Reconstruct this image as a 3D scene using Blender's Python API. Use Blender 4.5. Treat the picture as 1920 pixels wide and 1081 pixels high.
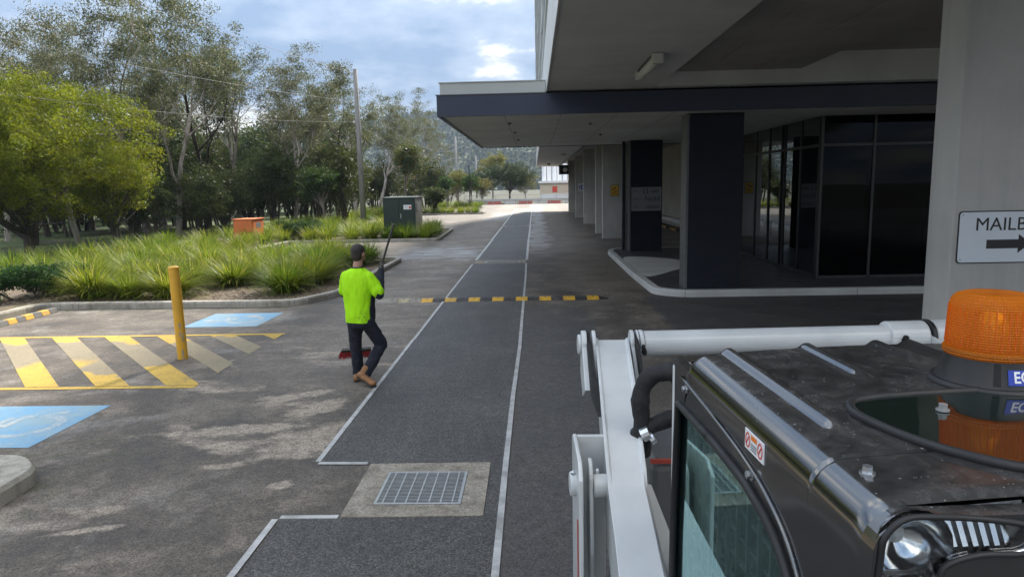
import bpy, bmesh, math, random
import numpy as np
from mathutils import Vector, Matrix, Euler
from mathutils.geometry import tessellate_polygon

R = math.radians
scene = bpy.context.scene
for o in list(bpy.data.objects):
    bpy.data.objects.remove(o)

# ------------------------------------------------------------------ camera
cam_data = bpy.data.cameras.new('camera')
cam_data.sensor_width = 36.0
cam_data.lens = 36.0 * 1290.0 / 1920.0
cam_data.clip_start = 0.05
cam_data.clip_end = 6000
cam = bpy.data.objects.new('camera', cam_data)
scene.collection.objects.link(cam)
scene.camera = cam
def camera_matrix(f=1290.0, c=(960.0, 540.5), vp=(1001.0, 348.0), roll=0.016, h=2.5):
    d = Vector(((vp[0]-c[0])/f, (vp[1]-c[1])/f, 1.0)).normalized()
    k = -(d.x - roll*d.y)/d.z
    x = Vector((1, -roll, k)).normalized()
    z = x.cross(d)
    m = Matrix((x, d, z))                      # world = m @ (right, down, forward)
    flip = Matrix(((1,0,0),(0,-1,0),(0,0,-1)))
    r = m @ flip
    w = r.to_4x4(); w.translation = Vector((0, 0, h))
    return w
cam.matrix_world = camera_matrix()

# ------------------------------------------------------------------ world, sun, exposure
SUN_AZ, SUN_EL = 14.0, 41.0        # degrees right of the lane direction, above the horizon
world = bpy.data.worlds.new('World'); scene.world = world; world.use_nodes = True
def build_world():
    nt = world.node_tree; nt.nodes.clear()
    N = nt.nodes.new; L = nt.links.new
    out = N('ShaderNodeOutputWorld'); bg = N('ShaderNodeBackground')
    sky = N('ShaderNodeTexSky'); sky.sky_type = 'NISHITA'; sky.sun_disc = False
    sky.sun_elevation = R(SUN_EL); sky.sun_rotation = R(SUN_AZ)
    sky.air_density = 1.0; sky.dust_density = 0.4; sky.ozone_density = 1.5
    tc = N('ShaderNodeTexCoord'); sep = N('ShaderNodeSeparateXYZ'); L(tc.outputs['Generated'], sep.inputs[0])
    def m(op, a, b=None, c=None, clamp=False):
        n = N('ShaderNodeMath'); n.operation = op; n.use_clamp = clamp
        for i, v in enumerate((a, b, c)):
            if v is None: continue
            if isinstance(v, (int, float)): n.inputs[i].default_value = v
            else: L(v, n.inputs[i])
        return n.outputs[0]
    zz = m('ADD', m('MAXIMUM', sep.outputs['Z'], 0.0), 0.22)
    comb = N('ShaderNodeCombineXYZ')
    L(m('DIVIDE', sep.outputs['X'], zz), comb.inputs[0]); L(m('DIVIDE', sep.outputs['Y'], zz), comb.inputs[1])
    comb.inputs[2].default_value = 3.7
    def noise(scale, detail, rough, off=0.0, dist=0.0):
        n = N('ShaderNodeTexNoise'); n.inputs['Scale'].default_value = scale
        n.inputs['Detail'].default_value = detail; n.inputs['Roughness'].default_value = rough
        n.inputs['Distortion'].default_value = dist
        mp = N('ShaderNodeMapping'); mp.inputs['Location'].default_value = (off, off*0.7, 0)
        L(comb.outputs[0], mp.inputs[0]); L(mp.outputs[0], n.inputs['Vector'])
        return n.outputs['Fac']
    def ramp(f, stops):
        n = N('ShaderNodeValToRGB'); cr = n.color_ramp
        while len(cr.elements) < len(stops): cr.elements.new(0.5)
        for e, (p, c) in zip(cr.elements, stops): e.position = p; e.color = (*c, 1) if len(c) == 3 else c
        L(f, n.inputs[0]); return n.outputs[0]
    def mix(f, a, b):
        n = N('ShaderNodeMix'); n.data_type = 'RGBA'
        for s, v in ((n.inputs[0], f), (n.inputs[6], a), (n.inputs[7], b)):
            if isinstance(v, tuple): s.default_value = (*v, 1)
            elif isinstance(v, (int, float)): s.default_value = v
            else: L(v, s)
        return n.outputs[2]
    cover = noise(0.75, 8, 0.56, 5.3, 0.25)
    body = noise(1.15, 9, 0.58, 17.2, 0.15)
    cover_m = ramp(cover, [(0.34, (0, 0, 0)), (0.46, (1, 1, 1))])
    bright = ramp(body, [(0.39, (0.10, 0.14, 0.205)), (0.49, (0.165, 0.20, 0.255)), (0.55, (0.36, 0.355, 0.345)), (0.66, (0.68, 0.645, 0.59))])
    # a cloudy sky is about three times as bright overhead as at the horizon
    over = m('MULTIPLY_ADD', m('MAXIMUM', sep.outputs['Z'], 0.0), 2.0, 1.0)
    skyb = N('ShaderNodeMix'); skyb.data_type = 'RGBA'; skyb.blend_type = 'MULTIPLY'; skyb.inputs[0].default_value = 1.0
    L(sky.outputs[0], skyb.inputs[6]); skyb.inputs[7].default_value = (0.06, 0.06, 0.06, 1)
    cl = N('ShaderNodeVectorMath'); cl.operation = 'SCALE'; L(bright, cl.inputs[0]); L(over, cl.inputs['Scale'])
    L(mix(cover_m, skyb.outputs[2], cl.outputs[0]), bg.inputs['Color'])
    bg.inputs['Strength'].default_value = 1.0
    L(bg.outputs[0], out.inputs['Surface'])
build_world()

sun_d = bpy.data.lights.new('sun', 'SUN'); sun_d.energy = 3.4; sun_d.angle = R(5.0); sun_d.color = (1.0, 0.93, 0.82)
sun = bpy.data.objects.new('sun', sun_d); scene.collection.objects.link(sun)
sd = Vector((math.sin(R(SUN_AZ))*math.cos(R(SUN_EL)), math.cos(R(SUN_AZ))*math.cos(R(SUN_EL)), math.sin(R(SUN_EL))))
sun.rotation_euler = sd.to_track_quat('Z', 'Y').to_euler()
sun.location = (20, 40, 60)

scene.view_settings.view_transform = 'Standard'
scene.view_settings.look = 'None'
scene.view_settings.exposure = 1.46
scene.view_settings.gamma = 1.0
scene.view_settings.use_curve_mapping = False
scene.cycles.use_denoising = True
scene.cycles.max_bounces = 8
scene.cycles.transparent_max_bounces = 12
scene.cycles.caustics_reflective = False
scene.cycles.caustics_refractive = False
scene.cycles.sample_clamp_indirect = 6.0

# ------------------------------------------------------------------ node helper
class NB:
    def __init__(s, name):
        s.mat = bpy.data.materials.new(name); s.mat.use_nodes = True
        s.nt = s.mat.node_tree; s.nt.nodes.clear()
        s.out = s.nt.nodes.new('ShaderNodeOutputMaterial')
    def n(s, t): return s.nt.nodes.new(t)
    def l(s, a, b): s.nt.links.new(a, b)
    def put(s, sock, v):
        if v is None: return
        if isinstance(v, (int, float)):
            sock.default_value = v
        elif isinstance(v, tuple):
            sock.default_value = (*v, 1) if (len(v) == 3 and len(sock.default_value) == 4) else v
        else: s.l(v, sock)
    def pos(s):
        return s.n('ShaderNodeNewGeometry').outputs['Position']
    def obj(s):
        return s.n('ShaderNodeTexCoord').outputs['Object']
    def xyz(s, v):
        n = s.n('ShaderNodeSeparateXYZ'); s.l(v, n.inputs[0]); return n.outputs
    def noise(s, scale, detail=4, rough=0.55, vec=None, stretch=None, dist=0.0, off=None):
        n = s.n('ShaderNodeTexNoise'); n.inputs['Scale'].default_value = scale
        n.inputs['Detail'].default_value = detail; n.inputs['Roughness'].default_value = rough
        n.inputs['Distortion'].default_value = dist
        v = vec if vec is not None else s.pos()
        if stretch or off:
            mp = s.n('ShaderNodeMapping'); s.l(v, mp.inputs[0])
            if stretch: mp.inputs['Scale'].default_value = stretch
            if off: mp.inputs['Location'].default_value = off
            v = mp.outputs[0]
        s.l(v, n.inputs['Vector']); return n.outputs['Fac']
    def voronoi(s, scale, vec=None, out='Distance', feature='F1'):
        n = s.n('ShaderNodeTexVoronoi'); n.feature = feature; n.inputs['Scale'].default_value = scale
        s.l(vec if vec is not None else s.pos(), n.inputs['Vector']); return n.outputs[out]
    def ramp(s, f, stops, interp='LINEAR'):
        n = s.n('ShaderNodeValToRGB'); cr = n.color_ramp; cr.interpolation = interp
        while len(cr.elements) < len(stops): cr.elements.new(0.5)
        for e, (p, c) in zip(cr.elements, stops):
            e.position = p; e.color = (c, c, c, 1) if isinstance(c, (int, float)) else (*c, 1)
        s.l(f, n.inputs[0]); return n.outputs[0]
    def mix(s, f, a, b, blend='MIX'):
        n = s.n('ShaderNodeMix'); n.data_type = 'RGBA'; n.blend_type = blend
        s.put(n.inputs[0], f); s.put(n.inputs[6], a); s.put(n.inputs[7], b); return n.outputs[2]
    def math(s, op, a, b=None, c=None, clamp=False):
        n = s.n('ShaderNodeMath'); n.operation = op; n.use_clamp = clamp
        for i, v in enumerate((a, b, c)): s.put(n.inputs[i], v) if v is not None else None
        return n.outputs[0]
    def step(s, x, a, b):
        n = s.n('ShaderNodeMapRange'); n.interpolation_type = 'SMOOTHSTEP'
        s.put(n.inputs[0], x); n.inputs[1].default_value = a; n.inputs[2].default_value = b
        return n.outputs[0]
    def band(s, x, a, b, w):
        return s.math('MULTIPLY', s.step(x, a-w, a+w), s.math('SUBTRACT', 1.0, s.step(x, b-w, b+w)))
    def bump(s, h, strength=0.3, dist=0.01, normal=None):
        n = s.n('ShaderNodeBump'); n.inputs['Strength'].default_value = strength; n.inputs['Distance'].default_value = dist
        s.put(n.inputs['Height'], h)
        if normal is not None: s.l(normal, n.inputs['Normal'])
        return n.outputs[0]
    def pbsdf(s, color, rough=0.6, metal=0.0, normal=None, **kw):
        p = s.n('ShaderNodeBsdfPrincipled')
        s.put(p.inputs['Base Color'], color); s.put(p.inputs['Roughness'], rough); s.put(p.inputs['Metallic'], metal)
        if normal is not None: s.l(normal, p.inputs['Normal'])
        for k, v in kw.items(): s.put(p.inputs[k], v)
        return p.outputs[0]
    def done(s, shader):
        s.l(shader, s.out.inputs['Surface']); return s.mat

def simple(name, color, rough=0.6, metal=0.0, var=0.12, vscale=6.0, bump=0.0, bscale=60.0, dirt=0.0, dirtcol=(0.12,0.10,0.08), **kw):
    b = NB(name); o = b.obj()
    n1 = b.noise(vscale, 5, 0.6, o)
    lo = tuple(c*(1-var) for c in color); hi = tuple(min(1, c*(1+var)) for c in color)
    col = b.ramp(n1, [(0.3, lo), (0.7, hi)])
    if dirt:
        d = b.noise(vscale*0.6, 7, 0.68, o, off=(3.1, 1.7, 0.4))
        col = b.mix(b.math('MULTIPLY', b.ramp(d, [(0.48, 0.0), (0.72, 1.0)]), dirt), col, dirtcol)
    nor = b.bump(b.noise(bscale, 4, 0.6, o), bump, 0.01) if bump else None
    r = b.ramp(b.noise(vscale*2.3, 4, 0.6, o), [(0.3, max(0.02, rough*0.8)), (0.7, min(1, rough*1.15))])
    return b.done(b.pbsdf(col, r, metal, nor, **kw))

# ------------------------------------------------------------------ materials
def m_asphalt():
    b = NB('old_asphalt'); p = b.pos(); X, Y, _ = b.xyz(p)
    big = b.noise(0.35, 5, 0.6, p); mid = b.noise(1.3, 6, 0.65, p, off=(9, 2, 0)); fine = b.noise(140, 3, 0.7, p)
    grit = b.noise(60, 2, 0.7, p, off=(4, 4, 4))
    col = b.ramp(mid, [(0.32, (0.052, 0.042, 0.034)), (0.50, (0.105, 0.087, 0.069)), (0.68, (0.19, 0.16, 0.128))])
    # brown silt washed along the left side of the trench
    warp = b.math('MULTIPLY_ADD', b.math('SUBTRACT', big, 0.5), 2.4, X)
    silt = b.math('MULTIPLY', b.band(warp, -4.2, -2.1, 0.5), b.step(Y, 6.5, 12.0))
    silt2 = b.math('MULTIPLY', b.band(warp, 0.9, 2.7, 0.45), b.step(Y, 13.5, 17.0))
    silt = b.math('MAXIMUM', silt, silt2)
    streak = b.noise(1.0, 8, 0.7, p, stretch=(0.55, 1.6, 1), dist=0.6)
    siltm = b.math('MULTIPLY', silt, b.ramp(streak, [(0.36, 0.15), (0.58, 1.0)]))
    col = b.mix(b.math('MULTIPLY', siltm, 0.85), col, (0.215, 0.182, 0.148))
    # tan dried mud patches
    mudn = b.noise(0.85, 7, 0.62, p, stretch=(0.8, 1.7, 1), off=(2.2, 7.3, 0), dist=0.4)
    mud = b.math('MULTIPLY', b.ramp(mudn, [(0.56, 0.0), (0.64, 1.0)]), b.math('MULTIPLY', b.band(X, -5.0, -2.0, 0.5), b.band(Y, 4.5, 11.0, 1.0)))
    wob = b.math('MULTIPLY', b.math('SUBTRACT', b.noise(3.5, 5, 0.65, p), 0.5), 2.6)
    for (cx, cy, rx, ry, ang) in [(-3.15, 6.92, 0.95, 0.17, 0.18), (-2.35, 6.55, 0.42, 0.5, -0.3), (-2.55, 7.6, 0.5, 0.2, 0.9), (-2.95, 5.95, 0.20, 0.09, 0.3), (-3.45, 4.75, 0.3, 0.06, 0.3), (-3.0, 8.1, 0.6, 0.16, 0.5), (-2.2, 5.55, 0.12, 0.1, 0.2)]:
        ca, sa = math.cos(ang), math.sin(ang)
        dx = b.math('ADD', X, -cx); dy = b.math('ADD', Y, -cy)
        u = b.math('DIVIDE', b.math('ADD', b.math('MULTIPLY', dx, ca), b.math('MULTIPLY', dy, sa)), rx)
        v = b.math('DIVIDE', b.math('ADD', b.math('MULTIPLY', dx, -sa), b.math('MULTIPLY', dy, ca)), ry)
        rr = b.math('SQRT', b.math('ADD', b.math('MULTIPLY', u, u), b.math('MULTIPLY', v, v)))
        rr = b.math('ADD', rr, wob)
        mud = b.math('MAXIMUM', mud, b.math('SUBTRACT', 1.0, b.step(rr, 0.55, 1.15)))
    mud = b.math('MULTIPLY', mud, b.ramp(b.noise(9, 5, 0.7, p), [(0.3, 0.45), (0.5, 1.0)]))
    col = b.mix(b.math('MULTIPLY', mud, 0.8), col, (0.37, 0.305, 0.235))
    # pale dry residue
    pal = b.math('MULTIPLY', b.ramp(b.noise(0.8, 6, 0.62, p, off=(31, 5, 0), dist=0.5), [(0.54, 0.0), (0.72, 1.0)]), b.step(b.math('MULTIPLY', X, -1.0), 1.6, 2.6))
    col = b.mix(b.math('MULTIPLY', pal, 0.6), col, (0.33, 0.305, 0.275))
    # wet streaks across the bays and beside the trench; their sky sheen painted pale
    wet_sheen = b.math('MULTIPLY', b.band(warp, -5.2, -2.0, 0.6), b.band(b.math('MULTIPLY_ADD', b.math('SUBTRACT', mid, 0.5), 6.0, Y), 24.2, 28.8, 0.9))
    wet_sheen2 = b.math('MULTIPLY', b.band(warp, -0.3, 0.75, 0.25), b.step(Y, 22.0, 32.0))
    wet_sheen3 = b.math('MULTIPLY', b.band(warp, -3.6, -2.0, 0.4), b.band(Y, 52, 66, 3))
    wet_sheen = b.math('MAXIMUM', wet_sheen, b.math('MAXIMUM', wet_sheen2, wet_sheen3))
    wet_sheen = b.math('MULTIPLY', wet_sheen, b.ramp(b.noise(1.1, 7, 0.68, p, stretch=(0.6, 1.5, 1), off=(0, 17, 0)), [(0.38, 0.0), (0.56, 1.0)]))
    col = b.mix(b.math('MULTIPLY', wet_sheen, 0.72), col, (0.27, 0.265, 0.26))
    # moss near the island
    moss = b.math('MULTIPLY', b.ramp(b.noise(3.0, 6, 0.7, p, off=(1, 1, 8)), [(0.48, 0.0), (0.64, 1.0)]), b.math('MULTIPLY', b.band(X, -6.2, -4.0, 0.35), b.band(Y, 4.6, 6.7, 0.4)))
    moss2 = b.math('MULTIPLY', b.ramp(b.noise(5.0, 6, 0.7, p), [(0.45, 0.0), (0.6, 1.0)]), b.math('MULTIPLY', b.band(X, -10.9, -5.2, 0.3), b.band(Y, 14.3, 14.85, 0.15)))
    col = b.mix(b.math('MULTIPLY', b.math('MAXIMUM', moss, moss2), 0.6), col, (0.055, 0.062, 0.018))
    # newer seal on the right of the trench and on the driveway
    dark = b.math('MULTIPLY', b.band(b.math('ADD', X, b.math('MULTIPLY', b.math('SUBTRACT', mid, 0.5), 0.9)), -0.3, 1.05, 0.12), b.math('SUBTRACT', 1.0, b.step(Y, 12.5, 15.5)))
    drive = b.math('MULTIPLY', b.step(X, 2.3, 2.5), b.math('SUBTRACT', 1.0, b.step(Y, 15.2, 15.6)))
    dark = b.math('MAXIMUM', dark, drive)
    col = b.mix(b.math('MULTIPLY', dark, 0.8), col, (0.062, 0.061, 0.061))
    grain = b.math('MULTIPLY_ADD', b.xyz(b.voronoi(100, p, 'Color'))[0], 0.95, 0.52)
    mott = b.math('MULTIPLY_ADD', b.noise(9, 5, 0.75, p), 1.5, 0.27)
    gm = b.n('ShaderNodeVectorMath'); gm.operation = 'SCALE'; b.l(col, gm.inputs[0]); b.l(b.math('MULTIPLY', grain, mott), gm.inputs['Scale']); col = gm.outputs[0]
    col = b.mix(b.ramp(fine, [(0.33, 0.6), (0.46, 0.0)]), col, (0.012, 0.011, 0.010))
    rough = b.mix(wet_sheen, b.ramp(mid, [(0.3, 0.62), (0.7, 0.9)]), (0.42, 0.42, 0.42))
    nor = b.bump(b.math('ADD', fine, b.math('MULTIPLY', grit, 1.2)), 0.45, 0.006)
    return b.done(b.pbsdf(col, rough, 0, nor))
def m_newasphalt():
    b = NB('new_asphalt'); p = b.pos()
    fine = b.noise(150, 3, 0.75, p); grit = b.noise(75, 2, 0.7, p, off=(4, 4, 4)); mid = b.noise(0.9, 6, 0.62, p)
    col = b.ramp(mid, [(0.3, (0.056, 0.053, 0.050)), (0.55, (0.074, 0.070, 0.065)), (0.75, (0.105, 0.098, 0.089))])
    tr = b.noise(1.0, 5, 0.6, p, stretch=(4.0, 0.25, 1), off=(3, 0, 0))
    col = b.mix(b.ramp(tr, [(0.5, 0.0), (0.75, 0.4)]), col, (0.12, 0.115, 0.105))
    grain = b.math('MULTIPLY_ADD', b.math('POWER', b.xyz(b.voronoi(105, p, 'Color'))[0], 1.6), 1.7, 0.35)
    mott = b.math('MULTIPLY_ADD', b.noise(7, 5, 0.75, p), 1.0, 0.5)
    gm = b.n('ShaderNodeVectorMath'); gm.operation = 'SCALE'; b.l(col, gm.inputs[0]); b.l(b.math('MULTIPLY', grain, mott), gm.inputs['Scale']); col = gm.outputs[0]
    col = b.mix(b.ramp(fine, [(0.33, 0.7), (0.47, 0.0)]), col, (0.006, 0.006, 0.006))
    nor = b.bump(b.math('ADD', fine, grit), 0.6, 0.007)
    return b.done(b.pbsdf(col, b.ramp(grit, [(0.3, 0.7), (0.7, 0.55)]), 0, nor))
def m_concrete(name, color, panel=0.0, stain=0.35, streak=True, edge=None):
    b = NB(name); p = b.pos()
    n1 = b.noise(0.9, 7, 0.62, p); n2 = b.noise(14, 5, 0.7, p)
    col = b.ramp(n1, [(0.28, tuple(c*0.78 for c in color)), (0.7, tuple(c*1.12 for c in color))])
    if streak:
        st = b.noise(1.0, 6, 0.65, p, stretch=(7, 7, 0.35))
        col = b.mix(b.math('MULTIPLY', b.ramp(st, [(0.48, 0.0), (0.72, 1.0)]), stain), col, tuple(c*0.55 for c in color))
    col = b.mix(b.ramp(n2, [(0.60, 0.0), (0.78, 0.35)]), col, tuple(c*0.6 for c in color))
    nor = b.bump(b.noise(55, 4, 0.65, p), 0.25, 0.006)
    return b.done(b.pbsdf(col, 0.82, 0, nor))
def m_kerb():
    b = NB('kerb_concrete'); p = b.pos(); _, _, Z = b.xyz(p)
    n1 = b.noise(2.2, 7, 0.66, p); n2 = b.noise(30, 4, 0.7, p)
    col = b.ramp(n1, [(0.28, (0.22, 0.20, 0.165)), (0.5, (0.38, 0.35, 0.295)), (0.72, (0.47, 0.44, 0.385))])
    st = b.noise(1.0, 6, 0.7, p, stretch=(9, 9, 0.6))
    col = b.mix(b.ramp(st, [(0.50, 0.0), (0.70, 0.55)]), col, (0.07, 0.065, 0.05))
    col = b.mix(b.ramp(b.noise(4, 5, 0.7, p, off=(5, 5, 0)), [(0.57, 0.0), (0.72, 0.5)]), col, (0.09, 0.10, 0.035))
    col = b.mix(b.ramp(n2, [(0.3, 0.4), (0.5, 0.0)]), col, (0.12, 0.11, 0.09))
    return b.done(b.pbsdf(col, 0.9, 0, b.bump(n2, 0.4, 0.006)))
def m_roadpaint(name, color, wear=0.5, wcol=(0.10, 0.095, 0.088), scale=1.3):
    b = NB(name); p = b.pos()
    w = b.noise(scale, 8, 0.68, p, off=(4, 9, 1)); g = b.noise(70, 3, 0.7, p); g2 = b.noise(140, 3, 0.7, p)
    col = b.mix(b.ramp(w, [(0.42, 0.0), (0.62, wear)]), color, wcol)
    col = b.mix(b.math('MULTIPLY', b.ramp(g, [(0.47, 0.0), (0.62, 0.85)]), b.ramp(b.noise(4.0, 6, 0.7, p), [(0.35, 0.25), (0.62, 1.0)])), col, tuple(c*0.75 for c in wcol))
    col = b.mix(b.ramp(g2, [(0.34, 0.4), (0.48, 0.0)]), col, (0.05, 0.05, 0.045))
    return b.done(b.pbsdf(col, 0.8, 0, b.bump(g, 0.5, 0.006)))
def m_hatchpaint():
    b = NB('worn_yellow_paint'); p = b.pos(); X, Y, _ = b.xyz(p)
    w = b.noise(0.9, 7, 0.62, p, off=(4, 9, 1)); g = b.noise(70, 3, 0.7, p)
    core = b.band(b.math('MULTIPLY_ADD', b.math('SUBTRACT', w, 0.5), 2.6, Y), 9.25, 11.35, 0.10)
    keep = b.math('MULTIPLY', b.band(X, -7.6, -6.7, 0.1), b.math('SUBTRACT', 1.0, b.step(Y, 9.8, 10.2)))
    core = b.math('MULTIPLY', core, b.math('SUBTRACT', 1.0, keep))
    col = b.mix(b.math('MULTIPLY', core, 0.92), (0.60, 0.385, 0.055), (0.27, 0.232, 0.165))
    col = b.mix(b.ramp(b.noise(2.6, 7, 0.7, p), [(0.55, 0.0), (0.7, 0.6)]), col, (0.20, 0.165, 0.10))
    col = b.mix(b.math('MULTIPLY', b.ramp(g, [(0.46, 0.0), (0.62, 0.85)]), b.ramp(b.noise(3.0, 6, 0.7, p), [(0.35, 0.3), (0.6, 1.0)])), col, (0.11, 0.095, 0.07))
    return b.done(b.pbsdf(col, 0.8, 0, b.bump(g, 0.5, 0.006)))
def m_leaf(name, c1, c2, c3=None, trans=0.35, rough=0.5, nscale=0.9, spec=0.3):
    b = NB(name); p = b.pos()
    rnd = b.n('ShaderNodeNewGeometry').outputs['Random Per Island']
    oi = b.n('ShaderNodeObjectInfo').outputs['Random']
    col = b.mix(b.ramp(b.noise(nscale, 4, 0.6, p), [(0.35, 0.0), (0.65, 1.0)]), c1, c2)
    if c3: col = b.mix(b.ramp(rnd, [(0.80, 0.0), (0.97, 0.8)]), col, c3)
    hsv = b.n('ShaderNodeHueSaturation'); b.l(col, hsv.inputs['Color'])
    b.l(b.math('MULTIPLY_ADD', rnd, 0.7, 0.65), hsv.inputs['Value'])
    b.l(b.math('MULTIPLY_ADD', oi, 0.03, 0.485), hsv.inputs['Hue'])
    col = hsv.outputs[0]
    p1 = b.pbsdf(col, rough, 0, None, **{'Specular IOR Level': spec})
    t = b.n('ShaderNodeBsdfTranslucent'); b.l(col, t.inputs['Color'])
    mx = b.n('ShaderNodeMixShader'); mx.inputs[0].default_value = trans
    b.l(p1, mx.inputs[1]); b.l(t.outputs[0], mx.inputs[2])
    return b.done(mx.outputs[0])
def m_bark(name, c1, c2, scale=2.0, stretch=(3, 3, 0.5)):
    b = NB(name); o = b.obj()
    n1 = b.noise(scale, 6, 0.65, o, stretch=stretch)
    col = b.ramp(n1, [(0.38, c1), (0.62, c2)])
    return b.done(b.pbsdf(col, 0.85, 0, b.bump(n1, 0.6, 0.02)))
def m_glass(name, refl, tint, ior=1.9, base=0.0, rough=0.0):
    b = NB(name)
    fr = b.n('ShaderNodeFresnel'); fr.inputs['IOR'].default_value = ior
    f = b.math('ADD', fr.outputs[0], base, clamp=True)
    g = b.n('ShaderNodeBsdfGlossy'); g.inputs['Color'].default_value = (*refl, 1); g.inputs['Roughness'].default_value = rough
    t = b.n('ShaderNodeBsdfTransparent'); t.inputs['Color'].default_value = (*tint, 1)
    mx = b.n('ShaderNodeMixShader'); b.l(f, mx.inputs[0]); b.l(t.outputs[0], mx.inputs[1]); b.l(g.outputs[0], mx.inputs[2])
    return b.done(mx.outputs[0])
def m_cabblack():
    b = NB('dusty_black_gloss'); o = b.obj()
    big = b.noise(6, 6, 0.7, o); sm = b.noise(28, 6, 0.75, o)
    nz = b.xyz(b.n('ShaderNodeNewGeometry').outputs['Normal'])[2]
    up = b.step(nz, 0.80, 0.99)
    dust = b.math('MULTIPLY', b.math('MULTIPLY', b.ramp(big, [(0.35, 0.15), (0.70, 1.0)]), b.ramp(sm, [(0.35, 0.2), (0.65, 1.0)])), up)
    cell = b.voronoi(130, o); rc = b.xyz(b.voronoi(130, o, 'Color'))[1]
    speck = b.math('MULTIPLY', b.math('MULTIPLY', b.math('SUBTRACT', 1.0, b.step(cell, 0.10, 0.24)), b.math('GREATER_THAN', rc, 0.86)), b.step(nz, 0.3, 0.9))
    cell2 = b.voronoi(45, o); rc2 = b.xyz(b.voronoi(45, o, 'Color'))[0]
    speck = b.math('MAXIMUM', speck, b.math('MULTIPLY', b.math('MULTIPLY', b.math('SUBTRACT', 1.0, b.step(cell2, 0.06, 0.14)), b.math('GREATER_THAN', rc2, 0.9)), b.step(nz, 0.3, 0.9)))
    col = b.mix(b.math('MULTIPLY', dust, 0.7), (0.012, 0.012, 0.013), (0.12, 0.115, 0.11))
    speck = b.math('MULTIPLY', speck, b.ramp(b.noise(9, 4, 0.7, o, off=(2, 5, 1)), [(0.40, 0.05), (0.62, 1.0)]))
    col = b.mix(b.math('MULTIPLY', speck, 0.6), col, (0.34, 0.32, 0.29))
    rough = b.math('ADD', b.math('MULTIPLY_ADD', dust, 0.30, 0.12), b.math('MULTIPLY', speck, 0.5))
    return b.done(b.pbsdf(col, rough, 0, None, **{'IOR': 2.3}))
def m_machinewhite():
    b = NB('machine_white_paint'); o = b.obj()
    n = b.noise(3, 5, 0.6, o); ch = b.noise(26, 5, 0.72, o); sc = b.noise(12, 4, 0.7, o, stretch=(1, 8, 1))
    col = b.ramp(n, [(0.3, (0.50, 0.52, 0.525)), (0.7, (0.62, 0.64, 0.64))])
    col = b.mix(b.ramp(ch, [(0.70, 0.0), (0.75, 0.8)]), col, (0.10, 0.085, 0.07))
    col = b.mix(b.ramp(sc, [(0.62, 0.0), (0.8, 0.3)]), col, (0.38, 0.34, 0.28))
    return b.done(b.pbsdf(col, 0.35, 0, b.bump(n, 0.05, 0.01), **{'Coat Weight': 0.3}))
def m_amber():
    b = NB('amber_lens')
    o = b.obj(); X, Y, Z = b.xyz(o)
    at = b.math('ARCTAN2', Y, X)
    w = b.math('ADD', b.math('SINE', b.math('MULTIPLY', at, 90.0)), b.math('SINE', b.math('MULTIPLY', Z, 1300.0)))
    nor = b.bump(w, 0.5, 0.003)
    p = b.pbsdf((1.0, 0.30, 0.012), 0.10, 0, nor, **{'Specular IOR Level': 0.6})
    t = b.n('ShaderNodeBsdfTranslucent'); t.inputs['Color'].default_value = (1.0, 0.52, 0.03, 1); b.l(nor, t.inputs['Normal'])
    tr = b.n('ShaderNodeBsdfTransparent'); tr.inputs['Color'].default_value = (1.0, 0.55, 0.06, 1)
    m1 = b.n('ShaderNodeMixShader'); m1.inputs[0].default_value = 0.5; b.l(p, m1.inputs[1]); b.l(t.outputs[0], m1.inputs[2])
    m2 = b.n('ShaderNodeMixShader'); m2.inputs[0].default_value = 0.35; b.l(m1.outputs[0], m2.inputs[1]); b.l(tr.outputs[0], m2.inputs[2])
    return b.done(m2.outputs[0])
def m_soil():
    b = NB('bark_mulch'); p = b.pos()
    n = b.noise(18, 6, 0.75, p, stretch=(1, 2.2, 1)); n2 = b.noise(1.1, 4, 0.6, p)
    col = b.ramp(n, [(0.3, (0.035, 0.026, 0.018)), (0.5, (0.15, 0.11, 0.075)), (0.7, (0.30, 0.235, 0.17))])
    col = b.mix(b.ramp(n2, [(0.52, 0.0), (0.68, 0.5)]), col, (0.17, 0.15, 0.04))
    return b.done(b.pbsdf(col, 0.95, 0, b.bump(n, 1.0, 0.04)))
def m_lawn():
    b = NB('mown_lawn'); p = b.pos()
    n = b.noise(0.35, 5, 0.6, p); n2 = b.noise(22, 4, 0.75, p)
    col = b.ramp(n, [(0.35, (0.055, 0.042, 0.025)), (0.5, (0.06, 0.095, 0.02)), (0.7, (0.075, 0.13, 0.022))])
    col = b.mix(b.ramp(n2, [(0.35, 0.6), (0.55, 0.0)]), col, (0.02, 0.025, 0.01))
    return b.done(b.pbsdf(col, 0.9, 0, b.bump(n2, 0.9, 0.03)))
def m_hivis():
    b = NB('high_visibility_fabric'); o = b.pos(); X, Y, Z = b.xyz(o)
    d = b.math('SQRT', b.math('ADD', b.math('POWER', b.math('ADD', X, 2.19), 2.0), b.math('POWER', b.math('ADD', Z, -0.90), 2.0)))
    grime = b.math('MULTIPLY', b.math('SUBTRACT', 1.0, b.step(d, 0.03, 0.12)), b.ramp(b.noise(28, 5, 0.7, o), [(0.48, 0.0), (0.62, 0.65)]))
    col = b.mix(grime, (0.42, 0.86, 0.012), (0.12, 0.19, 0.03))
    nor = b.bump(b.noise(7, 4, 0.55, o, stretch=(1.6, 1.6, 0.6)), 0.6, 0.04)
    p = b.pbsdf(col, 0.75, 0, nor, **{'Specular IOR Level': 0.2})
    return b.done(p)

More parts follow.
